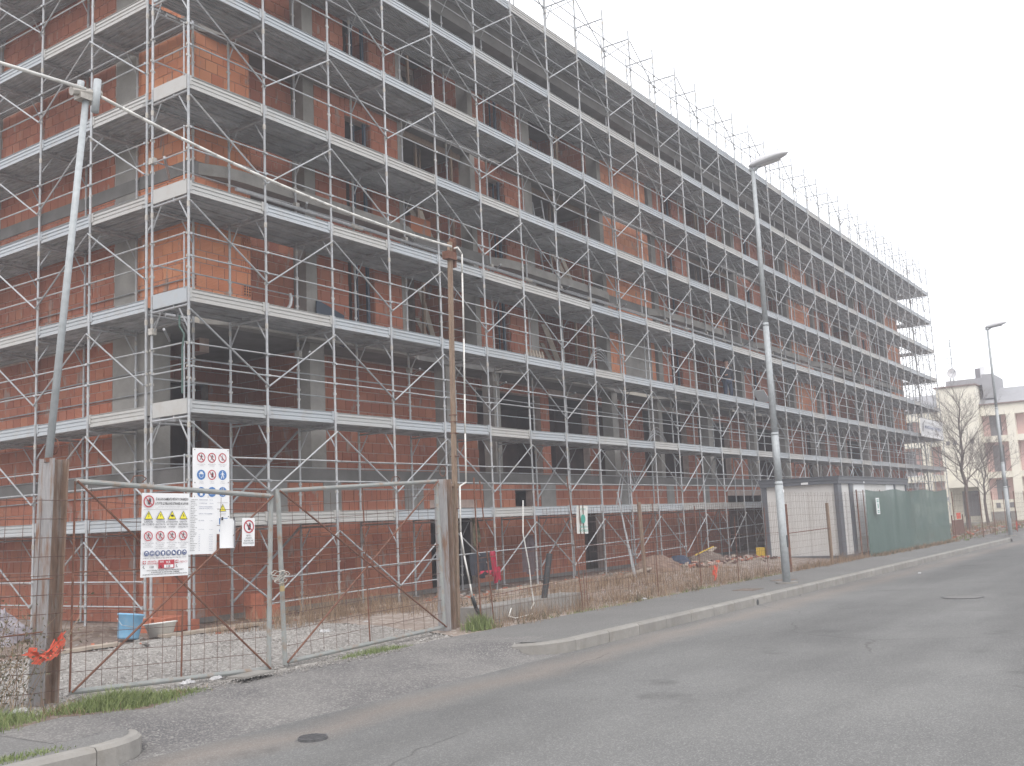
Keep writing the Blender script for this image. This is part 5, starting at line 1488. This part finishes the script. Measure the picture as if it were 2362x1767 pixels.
MB().path([(-.2, 0, .38), (-.18, -.1, .27), (0, -.22, .22), (.2, -.1, .27), (.24, 0, .33)], .004, 4).build('handle', M['steel'], t)
t = thing('cement_tub', 'cracked cream plastic tub lying by the scaffold corner foot', 'tub', (-.52, .05, .0))
lathe(MB(), [(0, 0), (.18, 0), (.25, .20), (.28, .21), (.27, .23), (.23, .22), (.16, .03), (0, .02)], (0, 0, .0), tilt=Matrix.Rotation(math.radians(-6), 3, 'X')).build('body', M['whitepl'], t, smooth=True)
t = thing('stacked_bricks', 'small heap of red hollow bricks against the wall beside the cream tub', 'bricks', (-.02, .62, 0), (0, 0, .3))
for i, (x, y, z, a) in enumerate(((0, 0, 0, 0), (.34, 0, 0, .1), (0, .3, 0, 0), (.62, -.05, -.09, .15), (.42, .25, 0, .2))):
    o = MB().box(-.15, .15, -.12, .12, 0, .24).build('brick', M['brickred'], t, loc=(x, y, z), ); o.rotation_euler = (0, 0, a)
t = thing('stacked_bricks', 'two red bricks stacked at the foot of the wall behind the gate gap', 'bricks', (2.2, .85, 0), (0, 0, -.1))
for x, z in ((0, 0), (-.05, .245), (.33, 0)): MB().box(-.15, .15, -.12, .12, 0, .24).build('brick', M['brickred'], t, loc=(x, 0, z))
def plank(label, p, q, w_, th, mat='plank'):
    o = MB().obox(p, q, w_, th).build('timber_plank', M[mat]); tag(o, label, 'plank'); return o
plank('pale plank on the ground beside the blue bucket and scaffold corner', (-.7, -.22, .03), (1.3, -.28, .03), .25, .045)
plank('short pale plank between bucket and left gate post', (-2.6, -.35, .02), (-1.6, -.3, .02), .2, .045)
plank('grey plank lying across the yard behind the fence near the black pipe', (6.8, -1.6, .0), (10.6, -1.2, .0), .2, .04)
plank('rough board leaning against the first lift right of the sand heap', (19.2, -.5, .05), (21.6, -.2, .45), .22, .04)
plank('long plank under the scaffold feet behind the right gate leaf', (1.9, -.15, .015), (5.4, -.1, .015), .22, .04)
plank('long grey plank on the yard ground below the pink jacket', (8.5, -.35, .02), (12.8, -.30, .02), .25, .04)
plank('dark board leaning low on the yard ground right of the black pipe', (12.6, -1.4, .03), (15.9, -.6, .10), .22, .04)
# heap under plastic sheet at far left
def heap(name, label, cat, c, rx, ry, h, mat, seed, rough=.12):
    rnd = random.Random(seed); m = MB(); n, k = 22, 9
    for j in range(k+1):
        s = j/k
        for i in range(n):
            a = 2*math.pi*i/n; rr = s*(1+rnd.uniform(-rough, rough)); zz = h*(1-s*s)*(1+rnd.uniform(-rough, rough))
            m.v.append((rx*rr*math.cos(a), ry*rr*math.sin(a), max(-.03, zz if j < k else -.03)))
    for j in range(k):
        for i in range(n): m.f.append((j*n+i, j*n+(i+1) % n, (j+1)*n+(i+1) % n, (j+1)*n+i)); m.m.append(0)
    o = m.build(name, M[mat], None, loc=c); tag(o, label, cat); return o
heap('covered_heap', 'heap under crumpled grey plastic sheet at the left edge beside the scaffold', 'heap', (-2.2, 2.6, 0), .9, .8, .62, 'plasticsheet', 3, .18)
heap('cement_heap', 'low mound of grey cement rubble behind the left gate post', 'heap', (-1.0, 1.7, 0), 1.1, .4, .16, 'soil', 4)
heap('sand_heap', 'reddish sand heap under the scaffold beyond the timber fence post', 'heap', (16.6, -.5, 0), 1.1, .7, .42, 'soilred', 5)
heap('sand_heap', 'smaller brown earth heap between the sand heap and the cabin', 'heap', (20.5, -.4, 0), 1.2, .7, .35, 'soil', 6)
# concrete footing right of the gate
o = MB().box(2.95, 6.3, -4.02, -3.5, -.2, .17).build('concrete_footing', M['concrete']); tag(o, 'low concrete footing behind the fence right of the gate', 'footing')
# pipes and posts
o = MB().tube((5.0, -3.95, .14), (5.22, -3.98, .98), .058, 12).build('black_pipe', M['blackpipe'], smooth=False); tag(o, 'short black plastic pipe standing on the concrete footing', 'pipe')
o = MB().tube((13.4, -1.75, -.05), (13.3, -1.75, 2.0), .055, 8).build('timber_post', M['wood']); tag(o, 'weathered timber post standing beside the tied bundle of scaffold tubes', 'post')
t = thing('tube_bundle', 'bundle of loose scaffold tubes leaning upright beside the timber post', 'tubes', (13.0, -1.6, 0))
for i in range(6): MB().tube((-.12+.06*i, -.1+.02*i, -.03), (-.24+.035*i, .2, 2.3-.12*i), .022, 6).build('tube', M['steel'], t)
# cloths on scaffold rails
def cloth(mb, W_, H_, c, fold=.04, n=10, mi=0, ph=0, taper=1.0):
    for i in range(n):
        for j in range(n):
            def P(u, v):
                k = 1-(1-taper)*v
                return (c[0]+(u-.5)*W_*k, c[1]+fold*math.sin(u*14+ph+v*2)-.02, c[2]-v*H_ + .05*math.sin(u*7+ph)*v)
            mb.quad(P(i/n, (j+1)/n), P((i+1)/n, (j+1)/n), P((i+1)/n, j/n), P(i/n, j/n), mi)
    return mb
t = thing('hanging_jacket', 'dark jacket with crimson lining draped over the low scaffold rail', 'jacket', (8.35, -.06, .93))
cloth(MB(), .75, .55, (-.1, -.02, 0), .05, ph=1).build('dark_cloth', M['navycloth'], t, smooth=True)
cloth(MB(), .15, .55, (.36, -.05, .02), .04, ph=2).build('red_lining', M['pink'], t, smooth=True)
cloth(MB(), .16, .34, (.47, -.06, -.36), .05, taper=1.6, ph=3).build('red_lining', M['pink'], t, smooth=True)
cloth(MB(), .55, .06, (.0, -.08, -.42), .03, ph=5).build('red_lining', M['pink'], t, smooth=True)
t = thing('hanging_coat', 'faded mauve-grey coat hanging inside the scaffold right of the crimson jacket', 'coat', (11.6, .75, 1.25))
cloth(MB(), .5, 1.0, (0, 0, 0), .06, taper=1.5, ph=1).build('cloth', M['greycloth'], t, smooth=True)
t = thing('safety_vest', 'yellow-green safety vest hanging inside the scaffold above the crimson jacket', 'vest', (8.6, .3, 1.75))
cloth(MB(), .16, .62, (0, 0, 0), .04, taper=2.0, ph=2).build('cloth', M['shrub'], t, smooth=True)
def rag(label, pts, w_, loc, seed, mat='orange'):
    rnd = random.Random(seed); m = MB(); P = [Vector(p) for p in pts]
    for a, b in zip(P[:-1], P[1:]):
        for _ in range(7):
            o_ = Vector((rnd.gauss(0, w_*.22), rnd.gauss(0, .02), rnd.gauss(0, w_*.22))); s = Vector((rnd.uniform(-1, 1), rnd.uniform(-.3, .3), rnd.uniform(-1, 1)))*w_*.45
            m.quad(a+o_-s*.4, a+o_+s, b+o_+s*.5, b+o_-s*.7)
    o = m.build('orange_rag', M[mat], loc=loc); tag(o, label, 'rag'); return o
rag('orange netting rag tied low round the left gate post', [(-.20, 0, .0), (-.12, -.02, -.03), (-.02, -.02, -.08), (.06, -.02, -.02), (.12, -.02, .03), (.17, -.02, .10)], .14, (-5.02, -4.12, .48), 1)
rag('orange rag hanging on the fence left of the nearer street lamp', [(.05, 0, .22), (.02, -.02, .12), (-.03, -.02, .0), (-.07, 0, -.12)], .11, (12.15, -4.32, .12), 2)
rag('orange rag on the fence under the bare trees', [(0, 0, .2), (0, 0, 0), (0, 0, -.2)], .3, (50, -5.55, .2), 3)
rag('red-orange rag on the far fence right of the lamp foot', [(0, 0, .2), (.1, 0, 0), (0, 0, -.2)], .3, (56.5, -5.95, .25), 4)
# fence and net notices
S = thing('warning_notice', 'small weathered white notice wired to the mesh fence before the scaffold', 'sign', (6.02, -4.17, 1.88), (0, math.radians(2), 0))
board(S, .42, .55, warp=.015, mat='whitepl')
text(S, 'CANTIERE', .2, -.08, .035, 'greenprint', 'CENTER', width=.26)
MB().disc((.20, -.012, -.26), .09, 16).build('colour_block', M['greenprint'], S)
text(S, 'VIETATO', .2, -.44, .045, 'greenprint', 'CENTER', y=-.02, bold=True, width=.3)
text(S, "L'ACCESSO", .2, -.51, .045, 'greenprint', 'CENTER', y=-.02, bold=True, width=.34)
S = thing('warning_notice', 'narrow white notice pinned on the green shade netting', 'sign', (25.95, -4.62, 1.90))
board(S, .42, .58)
for z in (-.06, -.12, -.44, -.5): MB().box(.1, .32, -.008, -.002, z-.03, z).build('print_bar', M['greenprint'], S)
MB().box(.17, .25, -.008, -.002, -.37, -.2).build('print_bar', M['greenprint'], S)
S = thing('banner', 'white contractor banner tied to the far corner of the scaffolding', 'banner', (54.6, -.12, 6.95))
board(S, 6.4, 1.15, mat='white', warp=.03, n=8)
text(S, 'COSTRUZIONI EDILI', 1.0, -.30, .14, 'greyprint', width=3.9, y=-.05)
text(S, 'MONTAGGIO PONTEGGI', .9, -.62, .20, 'navyprint', width=4.6, bold=True, y=-.05)
text(S, 'NOLEGGIO E VENDITA', 1.4, -.92, .14, 'greyprint', width=3.6, y=-.05)
MB().path([(.25, -.05, -.85), (.5, -.05, -.35), (.95, -.05, -.15)], .03, 4).build('logo_stroke', M['greyprint'], S)
# manhole covers
t = thing('manhole_cover', 'raised iron manhole cover sunk in a patch in the near road', 'manhole cover', (-4.42, -7.48, ZR))
MB().tube((0, 0, -.02), (0, 0, .030), .135, 24).build('cover', M['ironcover'], t)
m = MB()
for i in range(-4, 5):
    h = math.sqrt(max(0, .12**2-(i*.025)**2)); m.box(i*.025-.006, i*.025+.006, -h, h, .030, .036)
m.build('tread_ribs', M['ironcover'], t)
m = MB(); m.poly([((.2+.05*math.sin(i*2.3))*math.cos(i/14*6.283)+.05, (.18+.04*math.sin(i*1.7))*math.sin(i/14*6.283), .003) for i in range(14)]); m.build('collar', M['apron'], t)
t = thing('manhole_cover', 'flat round manhole cover in the road on the right', 'manhole cover', (10.7, -10.2, ZR+.02))
MB().tube((0, 0, -.02), (0, 0, .006), .36, 28).build('cover', M['sidewalk'], t)
m = MB(); 
for i in range(28):
    a, b = 2*math.pi*i/28, 2*math.pi*(i+1)/28
    m.quad((.36*math.cos(a), .36*math.sin(a), .007), (.40*math.cos(a), .40*math.sin(a), .007), (.40*math.cos(b), .40*math.sin(b), .007), (.36*math.cos(b), .36*math.sin(b), .007))
m.build('rim', M['ironcover'], t)
# small square covers in the pavement by the lamp, gully hole in the kerb
for i, (x, y, lb) in enumerate(((10.6, -5.75, 'square iron cover in the pavement left of the nearer lamp'), (13.6, -5.5, 'square iron cover in the pavement right of the nearer lamp'))):
    o = MB().box(x-.3, x+.3, y-.25, y+.25, ZP-.02, ZP+.006).build('pavement_cover', M['soil']); tag(o, lb, 'cover')
o = MB().tube((8.9, YK-.004, ZR+.06), (8.9, YK+.02, ZR+.06), .06, 12).build('drain_outlet', M['blackpipe']); tag(o, 'small dark drain hole in the kerb face left of the lamp', 'drain')
# litter
def litter(label, loc, s, seed, mat='litter'):
    rnd = random.Random(seed); m = MB(); n = 7
    P = [[Vector(((i/n-.5)*s*1.5, (j/n-.5)*s*.8, rnd.uniform(0, s*.38)*(1 if 0 < i < n and 0 < j < n else .1))) for j in range(n+1)] for i in range(n+1)]
    for i in range(n):
        for j in range(n): m.quad(P[i][j], P[i+1][j], P[i+1][j+1], P[i][j+1])
    o = m.build('litter', M[mat], loc=loc); tag(o, label, 'litter')
litter('crumpled silver wrapper in the grass left of the left gate post', (-5.35, -4.2, -.10), .11, 1)
litter('green crumpled foil under the shrub at the left edge', (-5.7, -4.2, -.06), .12, 2, 'greenprint')
litter('crumpled white paper on the gravel edge under the left gate leaf', (-3.0, -4.38, -.11), .10, 3)
litter('crumpled bluish-white bag on the gravel edge in front of the left gate leaf', (-3.35, -4.3, -.11), .12, 4)
litter('white crumpled paper at the foot of the fence near the lamp', (8.0, -4.5, -.11), .10, 5)
litter('white scrap lying on the road near the kerb before the cabin', (18.5, -7.6, ZR), .10, 6)
litter('white rag lying on the dirt behind the right gate leaf', (1.0, -2.2, -.05), .14, 7)
litter('white scrap on the dirt right of the rag behind the gate', (2.3, -1.9, -.05), .12, 8)
o = MB().obox((-2.9, -4.62, -.10), (-2.35, -4.55, -.10), .26, .02).build('cardboard_piece', M['kerb']); tag(o, 'flat grey board piece lying on the asphalt edge before the gate gap', 'board')
# white string hanging at the fence
o = MB().path([(4.3, -4.05, 2.0), (4.22, -4.07, 1.4), (4.4, -4.05, .8), (4.45, -4.05, .35), (4.5, -4.05, .12), (4.4, -4.04, .02)], .012, 5).build('white_strap', M['whitepl']); tag(o, 'loose white strap hanging on the fence right of the timber pole', 'strap')
o = MB().path([(3.75, -4.06, .10), (3.65, -4.07, -.03), (3.8, -4.1, -.08), (4.35, -4.1, -.06)], .012, 5).build('white_strap', M['whitepl']); tag(o, 'white strap bent on the ground by the concrete footing', 'strap')
# things on the scaffold decks
t = thing('pallet', 'short wooden pallet standing on the third deck beside a window pier', 'pallet', (12.7, .85, 5.81), (math.radians(-12), 0, 0))
for i in range(6): MB().box(-.45+.16*i, -.36+.16*i, -.02, 0, 0, .68).build('slat', M['plank'], t)
for z in (.05, .52): MB().box(-.46, .46, .001, .05, z, z+.07).build('stringer', M['plank'], t)
o = MB().box(-.5, .4, -.015, .015, 0, .85).build('dark_panel', M['winframe'], loc=(4.75, 1.18, 5.8)); o.rotation_euler = (math.radians(-14), math.radians(16), 0); tag(o, 'dark perforated sheet leaning on the third deck near the first column', 'panel')
t = thing('pipe_coil', 'loose arcs of grey conduit lying on the third deck', 'conduit', (15.7, .6, 5.95))
for q in range(4):
    MB().path([(-.9+1.9*i/12+.1*q, .05*q, (.62+.12*q)*math.sin(math.pi*i/12)) for i in range(13)], .012, 5).build('arc', M['steel'], t)
o = MB().path([(-.1, 0, .3), (.08, 0, .36), (.17, 0, .48), (.2, 0, .62), (.16, 0, .72)], .035, 8).build('bent_pipe', M['steel'], loc=(3.0, .8, 5.83)); tag(o, 'bent grey pipe end sticking up from the third deck near the corner', 'pipe')
for i, (x, z, lb) in enumerate(((28.3, 5.8, 'open white board tilted on the third deck right of the person'),)):
    o = MB().obox((x, .3, z+.72), (x+.75, .3, z+.30), .5, .02).build('tilted_board', M['white']); tag(o, lb, 'board')
t = thing('pipe_coil', 'tangle of grey conduit loops lying on the second deck behind the rails', 'conduit', (19.8, .85, 3.85))
for q in range(5):
    MB().path([(-.9+1.9*i/12+.16*q, .06*q, (.55+.12*(q % 3))*math.sin(math.pi*i/12)) for i in range(13)], .012, 5).build('arc', M['steel'], t)
t = thing('pipe_coil', 'long conduit hoops sticking up on the first deck under the light column', 'conduit', (17.2, .85, 1.85))
for q in range(4):
    MB().path([(-.5+1.3*i/10+.2*q, .06*q, (1.3+.3*(q % 2))*math.sin(math.pi*(i/10)*.8)) for i in range(11)], .014, 5).build('arc', M['steel'], t)
t = thing('steel_ladder', 'pale ladder leaning in the loggia on the fourth floor band', 'ladder', (14.4, 1.25, 9.06), (0, math.radians(-12), 0))
for y in (0, .32): MB().box(-.02, .02, y, y+.03, 0, 2.3).build('stile', M['steel'], t)
for i in range(8): MB().tube((0, .03, .2+.27*i), (0, .32, .2+.27*i), .012, 5).build('rung', M['steel'], t)
t = thing('barrier_board', 'red and white barrier with a dark box by the far trees', 'barrier', (42.0, -3.9, -.1))
MB().box(0, 2.6, 0, .05, .05, .85).build('board', M['rust'], t)
MB().box(1.0, 2.0, -.02, .0, .9, 1.2).build('red_panel', M['orange'], t)
for x in (0, 2.6): MB().tube((x, .02, 0), (x, .02, 1.1), .03, 6).build('post', M['rust'], t)
t = thing('tool_pile', 'blue tarpaulin and yellow pole lying by the sand heap', 'tools', (18.8, -.2, .12))
lathe(MB(), [(0, .22), (.2, .2), (.35, .05), (.4, -.1)], (0, 0, 0), 10).build('blue_sheet', M['jeans'], t)
MB().tube((.6, -.3, .18), (3.0, .1, .36), .022, 6).build('yellow_pole', M['yellow'], t)
o = MB().box(23.55, 23.85, -1.25, -.95, -.02, .34).build('yellow_bin', M['yellow']); tag(o, 'yellow plastic bin beside the cabin corner', 'bin')
# green hose on the corner frame
o = MB().path([(-.1, .05, 4.1), (-.1, .05, 4.9), (-.08, .02, 5.15), (-.12, .1, 5.3), (-.12, .1, 5.5)], .018, 6).build('green_hose', M['net']); tag(o, 'green hose hanging on the scaffold corner between second and third deck', 'hose')

# ------------------------------------------------------------------ hazy-air volume, added also to imitate lens glare
hz = D.materials.new('haze_glare'); hz.use_nodes = True
hn = hz.node_tree.nodes; hn.clear()
ho = hn.new('ShaderNodeOutputMaterial'); hv = hn.new('ShaderNodeVolumePrincipled')
hv.inputs['Color'].default_value = (.92, .93, 1.0, 1)
hv.inputs['Density'].default_value = HAZE_GLARE
hz.node_tree.links.new(hv.outputs[0], ho.inputs['Volume'])
MB().box(-60, 130, -50, 60, -2.0, 19.5).build('haze_glare', hz, None, 'stuff')
